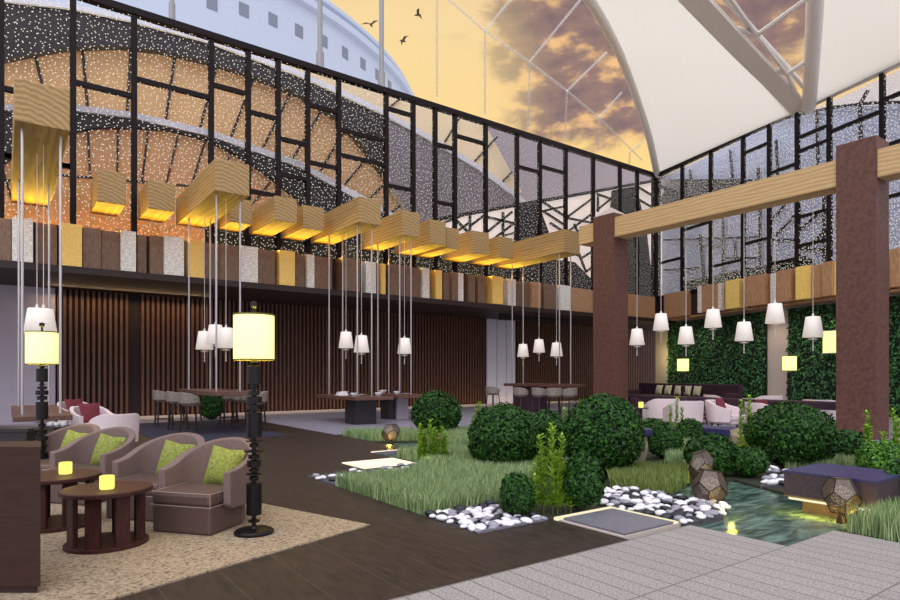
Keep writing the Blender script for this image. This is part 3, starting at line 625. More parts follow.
# ------------------------------------------------------------------ staggered cladding blocks
def blocks(lst, kind_mats, side):
    count = {}
    for a, b, kind, dep in lst:
        dep *= 1.7
        count[kind] = count.get(kind, 0)+1; n = count[kind]
        om = ('first', 'second', 'third', 'fourth', 'fifth', 'sixth', 'seventh', 'eighth', 'ninth', 'tenth', 'eleventh', 'twelfth', 'thirteenth', 'fourteenth', 'fifteenth', 'sixteenth', 'seventeenth', 'eighteenth', 'nineteenth', 'twentieth', 'twenty-first', 'twenty-second', 'twenty-third', 'twenty-fourth', 'twenty-fifth', 'twenty-sixth', 'twenty-seventh')[n-1]
        words = {'w': 'brown walnut', 'g': 'gold', 's': 'pale stone', 'o': 'light oak'}[kind]
        lab = '%s cladding block, %s %s one from the left on the %s fascia' % (words, om, words.split()[-1], 'long left' if side == 'L' else 'right')
        if side == 'L':
            yf = 18.45-dep; xa, xb = Xon(a, yf), Xon(b, yf); zt = 5.13+dep*.15
            o = MB().box(0, xb-xa, 0, dep-.002, 0, zt-4.14).build('cladding_block', kind_mats[kind], loc=(xa, yf, 4.14))
        else:
            pa, pb = onR(a, 375, -dep), onR(b, 375, -dep); w = (Vector((pb.x, pb.y, 0))-Vector((pa.x, pa.y, 0))).length
            pa.z = 4.175; mb = MB()
            ex = RD*w; ey = -RN*(dep-.002)
            zt = 1.12+dep*.15
            mb.add([Vector((0, 0, 0)), ex, ex+ey, ey, Vector((0, 0, zt)), ex+Vector((0, 0, zt)), ex+ey+Vector((0, 0, zt)), ey+Vector((0, 0, zt))], [(0,3,2,1),(4,5,6,7),(0,1,5,4),(1,2,6,5),(2,3,7,6),(3,0,4,7)])
            o = mb.build('cladding_block', kind_mats[kind], loc=pa)
        tag(o, lab, 'cladding block', 'cladding blocks on the %s fascia' % ('left' if side == 'L' else 'right'))
KL = {'w': M['walnut'], 'g': M['gold'], 's': M['travertine'], 'o': M['light_oak']}
blocks([(-70, -48, 'w', .12), (-47, -28, 'g', .2), (-27, -8, 'w', .1), (-6, 11, 'w', .15), (12, 33, 's', .26), (35, 57, 'w', .14), (60, 82, 'g', .26), (83, 101, 'w', .2), (101.4, 119.5, 'w', .16), (121, 136, 's', .26), (137.5, 146.5, 'w', .12), (150, 164, 'w', .2), (164.3, 184, 's', .26), (188, 204, 'g', .22), (204.4, 220, 'w', .16),
        (220.4, 241, 'w', .2), (241.3, 258, 's', .24), (258.4, 275, 'w', .18), (279.5, 295, 'g', .26), (295.4, 304.5, 'w', .14), (307, 314.5, 's', .2), (315, 332, 'w', .16), (342, 360, 'w', .28), (366, 376, 's', .22), (376.5, 381, 'w', .12), (381.4, 385.6, 'g', .2), (390, 404, 'w', .24), (405.5, 419.5, 'w', .2), (422.5, 429.5, 's', .24), (435.5, 442, 'g', .22), (443.5, 449.5, 'w', .12),
        (452, 458, 'w', .22), (458.3, 463.5, 's', .2), (468.5, 475, 'w', .18), (478, 485.5, 'w', .22), (492.5, 503, 'g', .28), (508, 516, 's', .22), (517, 531, 'w', .14), (531.5, 541, 'o', .22), (544, 557, 'w', .2), (560, 571, 's', .24), (571.6, 592, 'o', .16), (592.5, 626, 'o', .12), (626.5, 655, 'o', .2)], KL, 'L')
KR = {'w': M['walnut'], 'g': M['gold_bright'], 's': M['travertine'], 'o': M['light_oak']}
blocks([(664, 687, 'o', .14), (697.5, 700, 's', .3), (700.3, 717, 'o', .25), (718, 721.5, 's', .22), (722, 725, 'o', .14), (725.4, 739, 'g', .28), (744, 763.5, 'o', .3), (764, 770, 'o', .12), (770.4, 776, 's', .18), (776.5, 791, 'o', .28), (791.5, 795, 'o', .1), (795.5, 807.5, 'g', .3), (808, 821, 'o', .2), (821.5, 831.5, 'o', .28), (832, 846, 'g', .2), (850, 870, 'o', .15), (872, 888, 'o', .1), (889.5, 899, 'o', .28), (901, 915, 's', .2), (916, 940, 'o', .25)], KR, 'R')
# round black spotlights set in the two front gold blocks
for px, py, lab in ((801, 294, 'round black spotlight on the gold block nearest the front column'), (731, 305, 'small round black spotlight on the gold block above the green wall')):
    p = onR(px, py, -.32); mb = MB(); n = RN; mb.tube((0, 0, 0), RN*.06, .09, 14); mb.tube(RN*.05, RN*.09, .06, 14)
    tag(mb.build('spotlight', M['black_metal'], loc=p-RN*.02), lab, 'spotlight')

# ------------------------------------------------------------------ hanging tables with their rods
def hanging_table(name, k, ytip, yrear, ztop, label, wide=.1, thick=.09):
    x0, x1, yt = BE[k]; xa, xb = x0-wide, x1+wide; cx = (x0+x1)/2
    t = thing('hanging_table', label, 'table', (cx, ytip, ztop))
    L = yrear+.25-ytip
    MB().box(xa-cx, xb-cx, -.05, L, -thick, 0).build('tabletop', M['table_wood'], t, bevel=.01)
    for yy in (yt+.33-ytip, yrear-ytip):
        for xx in (x0+.12-cx, x1-.12-cx):
            MB().tube((xx, yy, -.002), (xx, yy, ZB-ztop), .022, 8).build('rod', M['steel'], t)
    return t
T1 = hanging_table('hanging_table', 1, 12.3, 16.4, .72, 'brown slab table hung on steel rods from the biggest beam at far left', .02)
T2 = hanging_table('hanging_table', 4, 14.4, 17.6, 1.02, 'high brown table hung on steel rods, with grey upholstered stools on both sides', .12, .1)
T3 = hanging_table('hanging_table', 8, 15.0, 17.45, .80, 'brown slab table on a black block, hung on rods, laid with white china', .25, .1)
T4 = hanging_table('hanging_table', 9, 15.7, 17.6, .80, 'brown slab table on black and white blocks, hung on rods behind the other china table', .25, .1)
T5 = hanging_table('hanging_table', 14, 14.7, 17.6, 1.08, 'dark bar table hung on rods beneath the last long beam, with tweed stools', .1, .1)
def under(t, x0, x1, y0, y1, ztop, m, name, label=None):
    o = MB().box(x0-t.location.x, x1-t.location.x, y0-t.location.y, y1-t.location.y, -t.location.z+.002, ztop-t.location.z).build(name, m, t)
    if label: o['label'] = label
under(T3, 7.95, 8.62, 15.45, 16.1, .7, M['black_stone'], 'pedestal', 'black polished block pedestal')
under(T4, 9.75, 10.0, 16.7, 17.2, .7, M['black_stone'], 'pedestal', 'black polished block pedestal')
under(T4, 10.02, 10.42, 16.6, 17.1, .7, M['lavender'], 'pedestal', 'pale block pedestal')
under(T5, 15.8, 16.25, 16.2, 17.6, .98, M['plum'], 'pedestal')

# ------------------------------------------------------------------ pendants
def make_pendant(z, L, label, loc, group):
    t = thing('pendant_lamp', label, 'pendant lamp', (loc[0], loc[1], z), 0, group)
    MB().tube((0, 0, .25), (0, 0, L), .006, 6).build('cable', M['white_metal'], t)
    sh = MB(); sh.lathe([(.155, .24), (.225, -.24), (.218, -.24), (.148, .24), (.155, .24)], n=28, cap=False); sh.build('lamp_shade', M['white_shade'], t, smooth=True)
    MB().lathe([(.15, .235), (.15, .245), (.03, .26), (.02, .31), (.006, .33)], n=16).build('cap', M['white_metal'], t)
    MB().lathe([(.01, -.22), (.012, -.27), (.10, -.285), (.10, -.30), (.02, -.31), (.012, -.36)], n=16).build('saucer', M['white_metal'], t)
    MB().lathe([(.010, -.34), (.014, -.45), (.008, -.52), (.018, -.54), (.004, -.58)], n=8).build('drop_rod', M['white_metal'], t)
    return t
PL = [(37, 321, .36, 'white shade pendant behind the lit lamp at far left, larger-looking of that pair', 'over the far left table'), (43.5, 322, .64, 'white shade pendant at far left, right one of the overlapping pair', 'over the far left table'),
      (204.5, 340.5, 4.31, 'white shade pendant, left one of three over the table with grey stools', 'over the high table'), (215.5, 334.5, 4.31, 'white shade pendant, middle one of three over the table with grey stools', 'over the high table'), (226, 338, 4.31, 'white shade pendant touching the big lit floor lamp shade, right one of three', 'over the high table'),
      (346, 340, 8.31, 'white shade pendant, left one of two over the black block table', 'over the china tables'), (361.5, 344, 8.31, 'white shade pendant, right one of two over the black block table', 'over the china tables'), (404.5, 346, 10.08, 'single white shade pendant beside the large leftmost round shrub', 'over the china tables'),
      (523, 350.5, 16.05, 'lowest white pendant, left one of three over the bar table', 'over the bar table'), (539, 346, 16.05, 'white pendant, middle one of three over the bar table', 'over the bar table'), (556.5, 349.5, 16.05, 'white pendant, right one of three over the bar table', 'over the bar table'),
      (637, 337, 15.48, 'white pendant beside the capped column, first of seven under the long beam', 'under the long beam'), (661, 322, 15.48, 'white pendant in front of the pale wall corner, second of seven under the long beam', 'under the long beam'), (686, 335.5, 15.48, 'white pendant directly above a small lit lamp, third of seven under the long beam', 'under the long beam'),
      (713, 318.5, 15.48, 'white pendant high before the green wall, fourth of seven under the long beam', 'under the long beam'), (744, 331.5, 15.48, 'white pendant low before the green wall, fifth of seven under the long beam', 'under the long beam'), (775, 313.5, 15.48, 'white pendant in front of the bare wall gap, sixth of seven under the long beam', 'under the long beam'), (813, 327, 15.48, 'white pendant nearest the front column, last of seven under the long beam', 'under the long beam')]
for px, py, X, lab, gr in PL:
    Y = Yon(px, X); d = X*FX+Y*FY; z = H+(HY-py)*d/F
    if px < 50: Y = 14.2 if px < 40 else 13.6; X = Xon(px, Y); d = X*FX+Y*FY; z = H+(HY-py)*d/F
    make_pendant(z, ZB-z, lab, (X, Y), 'white pendants '+gr)

# ------------------------------------------------------------------ floor lamps
def floor_lamp(loc, label, z=2.02):
    t = thing('floor_lamp', label, 'lamp', loc, 0, 'floor lamps with glowing drum shades')
    MB().lathe([(.17, 0), (.17, .02), (.15, .035), (.03, .045), (.02, .06)], n=32).build('base', M['black_metal'], t)
    prof = [(.018, .05), (.018, .09), (.05, .10), (.05, .115), (.018, .12), (.018, .16)]
    def blk(z0, z1, r): prof.extend([(.02, z0), (r, z0+.004), (r, z1-.004), (.02, z1)])
    blk(.16, .44, .066); blk(.46, .50, .04); blk(.51, .53, .066); blk(.54, .57, .045); blk(.58, .64, .062); blk(.65, .69, .05); blk(.71, .73, .085); blk(.75, .79, .04); blk(.80, .815, .07); blk(.84, 1.06, .066); blk(1.08, 1.13, .055); blk(1.14, 1.20, .068); blk(1.21, 1.25, .05); blk(1.265, 1.28, .04); blk(1.30, 1.47, .062); prof.extend([(.02, 1.47), (.035, 1.50), (.02, 1.53)])
    MB().lathe(prof, n=14).build('turned_pole', M['black_metal'], t)
    MB().lathe([(.012, 1.5), (.012, 1.97), (.02, 1.975), (.03, 1.99), (.03, 2.02), (.012, 2.03)], n=12).build('finial', M['black_metal'], t)
    shd = MB().lathe([(.172, 1.525), (.172, 1.905), (.166, 1.905), (.166, 1.525), (.172, 1.525)], n=40, cap=False).build('lamp_shade', M['lamp_shade'], t, smooth=True)
    for zz in (1.513, 1.905): MB().lathe([(.174, zz), (.174, zz+.014), (.164, zz+.014), (.164, zz), (.174, zz)], n=40, cap=False).build('shade_trim', M['shade_trim'], shd)
    sp = MB()
    for a in range(3): sp.tube((0, 0, 1.909), (.169*math.cos(a*2.1), .169*math.sin(a*2.1), 1.909), .004, 6)
    sp.build('shade_carrier', M['shade_trim'], t)
    light('lamp_bulb', 'POINT', (loc[0], loc[1], loc[2]+1.72), 26, lin(255, 226, 130), shadow_soft_size=.05)
    return t
floor_lamp((*G(254, 533, .014)[:2], .014), 'big black turned floor lamp with glowing yellow drum shade, on the speckled rug')
p = atD(42, 7.5); floor_lamp((p.x, p.y, .014), 'glowing yellow floor lamp at far left behind the armchairs')
p = atD(683, 19.3); floor_lamp((p.x, p.y, 0), 'small far floor lamp with lit yellow shade in front of the green wall')
p = atD(789.5, 16.6); floor_lamp((p.x, p.y, 0), 'far lit floor lamp at the edge of the bare wall gap')
p = onR(834, 342, .45); t = thing('wall_lantern', 'pale yellow lit rectangular lantern on the green wall, partly behind the front column', 'lamp', p, math.atan2(RD.y, RD.x))
MB().box(-.3, .22, -.18, 0, -.38, .38).build('lamp_shade', M['lamp_shade'], t); MB().box(-.32, .24, -.2, .02, .38, .41).build('cap', M['white_metal'], t); MB().box(-.32, .24, -.2, .02, -.41, -.38).build('tray', M['white_metal'], t)

# ------------------------------------------------------------------ seating
def armchair(label, group, seat_m, shell_m, loc, rot, legs=False):
    t = thing('armchair', label, 'armchair', loc, rot, group)
    MB().prism([(-.30, -.36), (.30, -.36), (.30, .10), (.2, .3), (-.2, .3), (-.30, .10)], .16 if legs else .002, .24).build('base', seat_m, t, bevel=.02)
    MB().prism([(-.305, -.37), (.305, -.37), (.305, .12), (.2, .28), (-.2, .28), (-.305, .12)], .245, .36).build('seat_cushion', seat_m, t, bevel=.03)
    if legs:
        for sx in (-1, 1):
            for sy in (-.28, .22): MB().tube((sx*.22, sy, .165), (sx*.27, sy*1.2, .0), .022, 8, .014).build('leg', M['dark_trim'], t)
    cu = t.children[1]
    pp_ = MB(); pp_.path([(.31, .1, .245), (.31, -.375, .245), (-.31, -.375, .245), (-.31, .1, .245)], .0035, 6); pp_.path([(.302, .1, .358), (.302, -.362, .358), (-.302, -.362, .358), (-.302, .1, .358)], .003, 6)
    pp_.path([(.302, -.362, .245), (.302, -.362, .358)], .003, 6); pp_.build('piping', M['piping'] if seat_m is M['taupe'] else M['white_fabric'], cu)
    n = 36; vs = []; fs = []; th = .075
    for i in range(n+1):
        u = i/n; s = (u-.5)*2                          # -1 .. 1 around the back
        a = abs(s)
        if a > .62: yy = -.20+(1-a)/.38*.28; xx = math.copysign(.385, s); nx, ny = math.copysign(1, s), 0
        else:
            ang = s/.62*PI/2; xx = .385*math.sin(ang); yy = .08+.31*math.cos(ang); nx, ny = math.sin(ang), math.cos(ang)
        ht = .535+.235*(math.cos(min(1, a)*PI)+1)/2 ; lean = .05*(1-a)
        if legs: ht = min(ht, .72)
        zb = .20 if a < .95 else .24
        for (o, z, l) in ((0, zb, 0), (0, ht, lean), (-th, ht-.01, lean), (-th, zb, 0)): vs.append((xx+nx*(o+l), yy+ny*(o+l), z))
    for i in range(n):
        for k in range(4): fs.append((i*4+k, i*4+(k+1) % 4, (i+1)*4+(k+1) % 4, (i+1)*4+k))
    fs += [(3, 2, 1, 0), (n*4, n*4+1, n*4+2, n*4+3)]
    mb = MB(); mb.add(vs, fs); mb.build('wraparound_back', shell_m, t, bevel=.012)
    return t
def pillow_mesh(w, m, name):
    n = 10; vs = []; fs = []
    for sgn in (1, -1):
        for j in range(n+1):
            for i in range(n+1):
                u, v = i/n*2-1, j/n*2-1; e = (1-u*u)*(1-v*v); pinch = 1-.10*(1-abs(u*v))*(max(abs(u), abs(v)))**3
                vs.append((u*w/2*pinch, sgn*.085*e**.45, v*w/2*pinch))
    N1 = (n+1)**2
    for j in range(n):
        for i in range(n):
            a = j*(n+1)+i; fs.append((a+n+1, a+n+2, a+1, a)); fs.append((N1+a, N1+a+1, N1+a+n+2, N1+a+n+1))
    mb = MB(); mb.add(vs, fs); return mb.build(name, m, smooth=True)
RC_ = math.radians(-52)
def place_pillow(src, loc, rot, label, group, lx=0, tilt=-.30, up=.55, scale=1, back=.13, cant=0):
    o = src if not src.get('label') else src.copy()
    if o is not src: C.objects.link(o)
    c, s = math.cos(rot), math.sin(rot)
    o.location = (loc[0]+c*lx-s*back, loc[1]+s*lx+c*back, loc[2]+up); o.rotation_euler = (tilt, cant, rot); o.scale = (scale,)*3
    return tag(o, label, 'cushion', group)
FC = Vector((1.225, 5.68, 0))+Vector((.79, .62, 0))*.37
chairs = [((FC.x, FC.y), 'taupe tub armchair nearest the big floor lamp, first of the row'), ((FC.x-.27, FC.y+.80), 'taupe tub armchair, second of the row from the big floor lamp'),
          ((FC.x-.73, FC.y+2.03), 'taupe tub armchair, third of the row from the big floor lamp'), ((FC.x-1.0, FC.y+2.82), 'taupe tub armchair farthest from the big floor lamp, last of the row')]
ch0 = armchair(chairs[0][1], 'taupe armchairs on the rug', M['taupe'], M['taupe_fabric'], (*chairs[0][0], .014), RC_)
for (xy, lab) in chairs[1:]: dup(ch0, (*xy, .014), RC_, lab)
pil = pillow_mesh(.37, M['lime'], 'throw_pillow')
for (xy, lab), q in zip(chairs, ('on the armchair nearest the big floor lamp', 'on the second armchair of the row', 'on the third armchair of the row', 'on the farthest armchair of the row')):
    place_pillow(pil, (*xy, .014), RC_, 'lime green woven cushion '+q, 'lime cushions', lx=.06, up=.515, back=.16, cant=.12)
p = atD(93, 13.3); q = math.radians(-36)
wc = armchair('pale pink tub armchair with maroon cushion, front one before the slat wall at left', 'white armchairs', M['white_fabric'], M['white_fabric'], (p.x, p.y, .002), math.radians(24), True)
p2 = atD(77, 15.6); dup(wc, (p2.x, p2.y, .002), math.radians(24), 'pale pink tub armchair with maroon cushion, rear one behind the far lamp pole at left')
p3 = atD(113, 10.9); dup(wc, (p3.x, p3.y, .002), math.radians(190), 'pale tub armchair turned away, right behind the taupe row')
mp = pillow_mesh(.46, M['maroon'], 'throw_pillow')
place_pillow(mp, (p.x, p.y, .002), math.radians(24), 'maroon cushion on the front pale armchair at left', 'maroon cushions', up=.57, back=.1)
place_pillow(mp, (p2.x, p2.y, .002), math.radians(24), 'maroon cushion on the rear pale armchair at left', 'maroon cushions', up=.57, back=.1)
for px, d, r, lab, cush in [(726, 15.6, 14, 'white armchair with maroon cushion in front of the long plum table, in full view', 1), (683, 15.6, 150, 'white armchair seen from behind, right one of two beyond the shrubs', 0), (661, 17.0, 150, 'white armchair seen from behind, left one of two beyond the shrubs', 0),
                      (762, 17.0, 70, 'white armchair just right of and behind the one in full view', 0), (720, 20.0, 60, 'white armchair beyond the plum table near the sofa, only its back top showing', 0), (765, 19.5, 150, 'white armchair beyond the plum table before the bare wall gap', 0), (768, 14.4, 60, 'white armchair with maroon cushion partly behind the big right shrub', 1), (822, 16.2, 100, 'white armchair tucked behind the front column', 0)]:
    p = atD(px, d); rr = math.radians(r); dup(wc, (p.x, p.y, .002), rr, lab, 'white armchairs', (1.15, 1.15, 1.05))
    if cush: place_pillow(mp, (p.x, p.y, .002), rr, 'maroon cushion on the '+('white armchair in full view' if px == 728 else 'white armchair behind the big right shrub'), 'maroon cushions', up=.6, back=.12)
for px, d, r, lab in [(646, 18.3, 40, 'dark plum armchair with maroon seat at the left end of the lounge'), (697, 17.4, 20, 'dark plum armchair between the white ones')]:
    p = atD(px, d); t = dup(wc, (p.x, p.y, .002), math.radians(r), lab, 'plum armchairs')
    for c in t.children:
        c.data = c.data.copy(); c.data.materials[0] = M['plum']
# sofa along the green wall
pa, pb = onR(641, 375, -.2), onR(742, 375, -.2); pa.z = pb.z = 0; Ls = (pb-pa).length
so = thing('sofa', 'long dark plum sofa along the green wall with a row of cream cushions', 'sofa', pa, math.atan2(RD.y, RD.x))
MB().box(0, Ls, -.9, -.15, .08, .45).build('seat', M['plum'], so, bevel=.03); MB().box(0, Ls, -.14, .06, .08, 1.0).build('backrest', M['plum'], so, bevel=.03)
for xx in (0, Ls-.2): MB().box(xx, xx+.2, -.9, -.15, .46, .66).build('arm', M['plum'], so, bevel=.03)
cp = pillow_mesh(.46, M['cream_fabric'], 'throw_pillow')
for k, px in enumerate((659, 668, 678, 687.5, 697)):
    p = onR(px, 375, -.45); p.z = 0; place_pillow(cp, p, math.atan2(RD.y, RD.x)+.0, 'cream cushion on the plum sofa, %s from the left' % ('first', 'second', 'third', 'fourth', 'fifth')[k], 'cream cushions on the sofa', up=.69, back=0, tilt=-.25)
# long plum table dividing the lounge
pa, pb = atD(598, 21.6), atD(850, 14.6); Ls = (pb-pa).length
lt = thing('long_table', 'long dark plum table between the two russet columns', 'table', pa, math.atan2((pb-pa).y, (pb-pa).x))
MB().box(0, Ls, -.25, .25, .55, .74).build('tabletop', M['plum'], lt, bevel=.02)
for k in range(6):
    for yy in (-.2, .2):
        xx = .1+k*(Ls-.2)/5; MB().box(xx-.04, xx+.04, yy-.04, yy+.04, 0, .55).build('leg', M['plum'], lt)
# small lit table lamps
for px, py, d, lab in [(641, 405, 16.2, 'small lit candle glass beside the left shrub of the lounge'), (757, 411, 14.4, 'small lit candle glass above the big right shrub edge')]:
    p = atD(px, d); zt = H+(HY-py)*d/F
    t = thing('side_table', 'slim dark side table holding a lit candle glass, '+('left one' if px < 700 else 'right one by the big shrub'), 'table', p)
    MB().lathe([(.16, 0), (.16, .02), (.03, .03), (.03, zt-.1), (.2, zt-.09), (.2, zt-.07)], n=20).build('table_frame', M['plum'], t)
    c = MB().lathe([(.055, 0), (.065, .02), (.065, .15), (.06, .15)], n=16).build('candle_glass', M['candle'], loc=(p.x, p.y, zt-.07)); tag(c, lab, 'candle')
# stools
def stool(label, group, loc, rot):
    t = thing('bar_stool', label, 'stool', loc, rot, group)
    MB().lathe([(.19, .66), (.215, .68), (.215, .74), (.19, .76)], n=24).build('seat', M['grey_tweed'], t)
    n = 20; vs = []; fs = []
    for i in range(n+1):
        a = math.radians(-115+230*i/n); h = .98-.12*(abs(i/n-.5)*2)**3
        for o, z in ((.27, .72), (.285, h), (.235, h), (.225, .72)): vs.append((o*math.sin(a), o*math.cos(a), z))
    for i in range(n):
        for k in range(4): fs.append((i*4+k, i*4+(k+1) % 4, (i+1)*4+(k+1) % 4, (i+1)*4+k))
    fs += [(3, 2, 1, 0), (n*4, n*4+1, n*4+2, n*4+3)]
    mb = MB(); mb.add(vs, fs); mb.build('wraparound_back', M['grey_tweed'], t, bevel=.01)
    for sx in (-1, 1):
        for sy in (-1, 1): MB().bar((sx*.15, sy*.15, .67), (sx*.2, sy*.2, 0), .03, .03).build('leg', M['dark_trim'], t)
    fr_ = MB()
    for a, b in (((-1, -1), (1, -1)), ((1, -1), (1, 1)), ((1, 1), (-1, 1)), ((-1, 1), (-1, -1))): fr_.bar((a[0]*.186, a[1]*.186, .2), (b[0]*.186, b[1]*.186, .2), .02, .02)
    fr_.build('footrest', M['dark_trim'], t)
    return t
s0 = None
for px, d, r, zt, lab in [(164, 16.6, 90, 1, 'grey tweed stool farthest on the left side of the high table'), (178, 15.5, 90, 1, 'grey tweed stool in the middle on the left side of the high table'), (191, 14.5, 95, 1, 'grey tweed stool nearest on the left side of the high table'),
                      (229, 17.2, -90, 1, 'grey tweed stool farthest on the right side of the high table'), (241, 16.2, -90, 1, 'grey tweed stool in the middle on the right side of the high table'), (256, 15.2, -95, 1, 'grey tweed stool just right of the big floor lamp pole'),
                      (493, 22.6, 90, 1, 'dark tweed bar stool standing alone before the white door panel'), (521, 21.0, 90, 1, 'dark tweed bar stool, second from the left at the bar table'), (539.5, 20.7, 90, 1, 'dark tweed bar stool in the middle at the bar table'), (554, 20.2, 140, 1, 'dark tweed bar stool, fourth from the left at the bar table'), (569, 20.2, 180, 1, 'dark tweed bar stool at the right end of the bar table')]:
    p = atD(px, d); z0 = .012 if px < 300 and 2.6 < p.x < 5.3 and p.y > 13.6 else .002
    if s0 is None: s0 = stool(lab, 'stools at the high table', (p.x, p.y, z0), math.radians(r))
    else: dup(s0, (p.x, p.y, z0), math.radians(r), lab, 'stools at the high table' if px < 300 else 'stools at the bar table')
# low round tables
def round_table(loc, label, r=.33):
    t = thing('round_table', label, 'table', loc, .3, 'low round tables')
    MB().lathe([(r, .425), (r+.01, .43), (r+.01, .455), (r, .462)], n=40).build('tabletop', M['mahogany'], t)
    MB().lathe([(r-.04, 0), (r-.02, .0), (r-.02, .025), (r-.04, .03)], n=40).build('base_ring', M['mahogany'], t)
    for k in range(8):
        a = 2*PI*k/8; mt = Matrix.Rotation(a, 4, 'Z'); mb = MB(); mb.box(r-.085, r-.05, -.055, .055, .03, .425, mt); mb.build('leg', M['mahogany'], t)
    return t
pt = atD(107, 5.02); round_table((pt.x, pt.y, .014), 'low round mahogany table with slatted legs, in full view with a candle on it')
pt2 = atD(56, 5.66); round_table((pt2.x, pt2.y, .014), 'low round mahogany table half hidden behind the wooden cabinet', .36)
for pq, d, lab in ((107, 4.96, 'glowing yellow candle glass on the round table in full view'), (65.5, 5.72, 'glowing yellow candle glass on the half hidden round table')):
    p = atD(pq, d); tag(MB().lathe([(.05, 0), (.055, .01), (.055, .105), (.05, .108), (.045, .09)], n=24).build('candle_glass', M['candle'], loc=(p.x, p.y, .014+.462)), lab, 'candle')
    light('candle_light', 'POINT', (p.x, p.y, .66), .5, lin(255, 220, 120), shadow_soft_size=.05)
# cabinet in the left foreground, console behind it
cA = G(40.5, 596); rgt = Vector((FY, -FX, 0)); ra = ray(40); dep = Vector((ra[0], ra[1], 0)).normalized()
cb = thing('wooden_cabinet', 'plain brown wooden cabinet cut off at the left foreground', 'cabinet', cA)
MB().prism([(0, 0), -rgt*1.1, -rgt*1.1+dep*.4, dep*.4], .06, .925).build('body', M['cabinet'], cb); MB().prism([rgt*.004, -rgt*1.1, -rgt*1.1+dep*.41, rgt*.004+dep*.41], .926, .945).build('top_board', M['cabinet'], cb); MB().prism([-rgt*.02+dep*.02, -rgt*1.1+dep*.02, -rgt*1.1+dep*.4, -rgt*.02+dep*.4], 0, .06).build('plinth', M['dark_trim'], cb)
p = atD(18, 8.0)
cs = thing('console_table', 'low black console table behind the wooden cabinet at far left', 'table', (p.x, p.y, .014), -math.atan2(FX, FY))
MB().box(-.75, .28, -.22, .22, .66, .70).build('tabletop', M['black_stone'], cs); MB().box(-.72, .25, -.2, .2, .1, .655).build('drawer_case', M['black_stone'], cs)
for sx in (-.7, .22):
    for sy in (-.18, .18): MB().box(sx-.03, sx+.03, sy-.03, sy+.03, 0, .1).build('leg', M['black_metal'], cs)
p = atD(57, 8.3); t = thing('side_table', 'small black side table with white cups beside the far left lamp', 'table', (p.x, p.y, .014))
MB().lathe([(.2, 0), (.2, .02), (.04, .04), (.04, .66), (.17, .67), (.17, .69)], n=24).build('table_frame', M['black_stone'], t)
for k, dx in enumerate((-.09, .0, .09)):
    tag(MB().lathe([(.02, 0), (.035, .02), (.04, .055), (.036, .055), (.03, .02)], n=14).build('cup', M['china'], loc=(p.x+rgt.x*dx, p.y+rgt.y*dx, .014+.69)), 'small white cup on the black side table at far left, %s of three' % ('left', 'middle', 'right')[k], 'cup', 'white cups at far left')
# china on the two hanging tables
def plate(n): return MB().lathe([(.05, 0), (.13, .018), (.14, .025), (.05, .012)], n=24)
def bowl(n): return MB().lathe([(.04, 0), (.09, .05), (.11, .10), (.10, .10), (.06, .03)], n=20)
k3 = [(7.85, 15.35, 'b'), (8.15, 15.75, 'p'), (8.6, 15.3, 'b'), (8.0, 16.4, 'n'), (8.35, 16.9, 'b'), (8.6, 16.3, 'p')]; k4 = [(9.75, 16.2, 'b'), (10.2, 16.4, 'p'), (9.85, 17.3, 'b'), (10.2, 17.8, 'b')]
for tb, ks, w in (('black block table', k3, 'front'), ('rear hanging table', k4, 'rear')):
    for k, (xx, yy, q) in enumerate(ks):
        if q == 'n':
            mb = MB()
            for j in range(5): mb.box(-.16+.01*j, .16-.015*j, -.12+.01*j, .12-.01*j, j*.022, j*.022+.02)
            tag(mb.build('napkin_stack', M['china'], loc=(xx, yy, .80)), 'stack of folded white napkins on the '+tb, 'napkins')
        else: tag((plate(0) if q == 'p' else bowl(0)).build('plate' if q == 'p' else 'bowl', M['china'], loc=(xx, yy, .80)), 'white china %s on the %s' % ('plate' if q == 'p' else 'bowl', tb), 'tableware', 'white china on the '+tb)

# ------------------------------------------------------------------ garden
def inpoly(x, y, P):
    c = False; n = len(P)
    for i in range(n):
        x1, y1 = P[i][0], P[i][1]; x2, y2 = P[i-1][0], P[i-1][1]
        if (y1 > y) != (y2 > y) and x < (x2-x1)*(y-y1)/(y2-y1)+x1: c = not c
    return c
I1 = [(3.37, 5.06), (4.22, 5.06), (4.22, 4.25), (5.15, 4.22), (5.45, 4.75), (6.1, 4.95), (6.25, 4.3), (8.0, 5.1), (8.5, 5.9), (7.9, 6.6), (7.1, 7.6), (6.6, 9.0), (6.2, 9.0), (5.34, 9.0), (5.3, 8.04), (3.37, 8.04)]
I2 = [G(642, 456), G(688, 466), G(702, 477), G(735, 479), G(762, 486), (7.56, 3.6), (7.56, 2.35), (9, -3), (14.2, -3), (14.2, 13.2), (9.6, 13.2), (9.6, 10.6)]
I4 = [(6.26, 11.4), (7.5, 10.6), (9.4, 10.2), (9.55, 13.2), (6.26, 13.2)]
I3 = [(6.06, 2.38), (6.06, -3), (8.9, -3), (7.5, 2.28), (6.62, 2.38)]
sb = MB()
for P in (I1, I2, I4, I3): sb.prism(P, -.15, -.01)
struct(sb.build('floor_planting_beds', M['soil']))
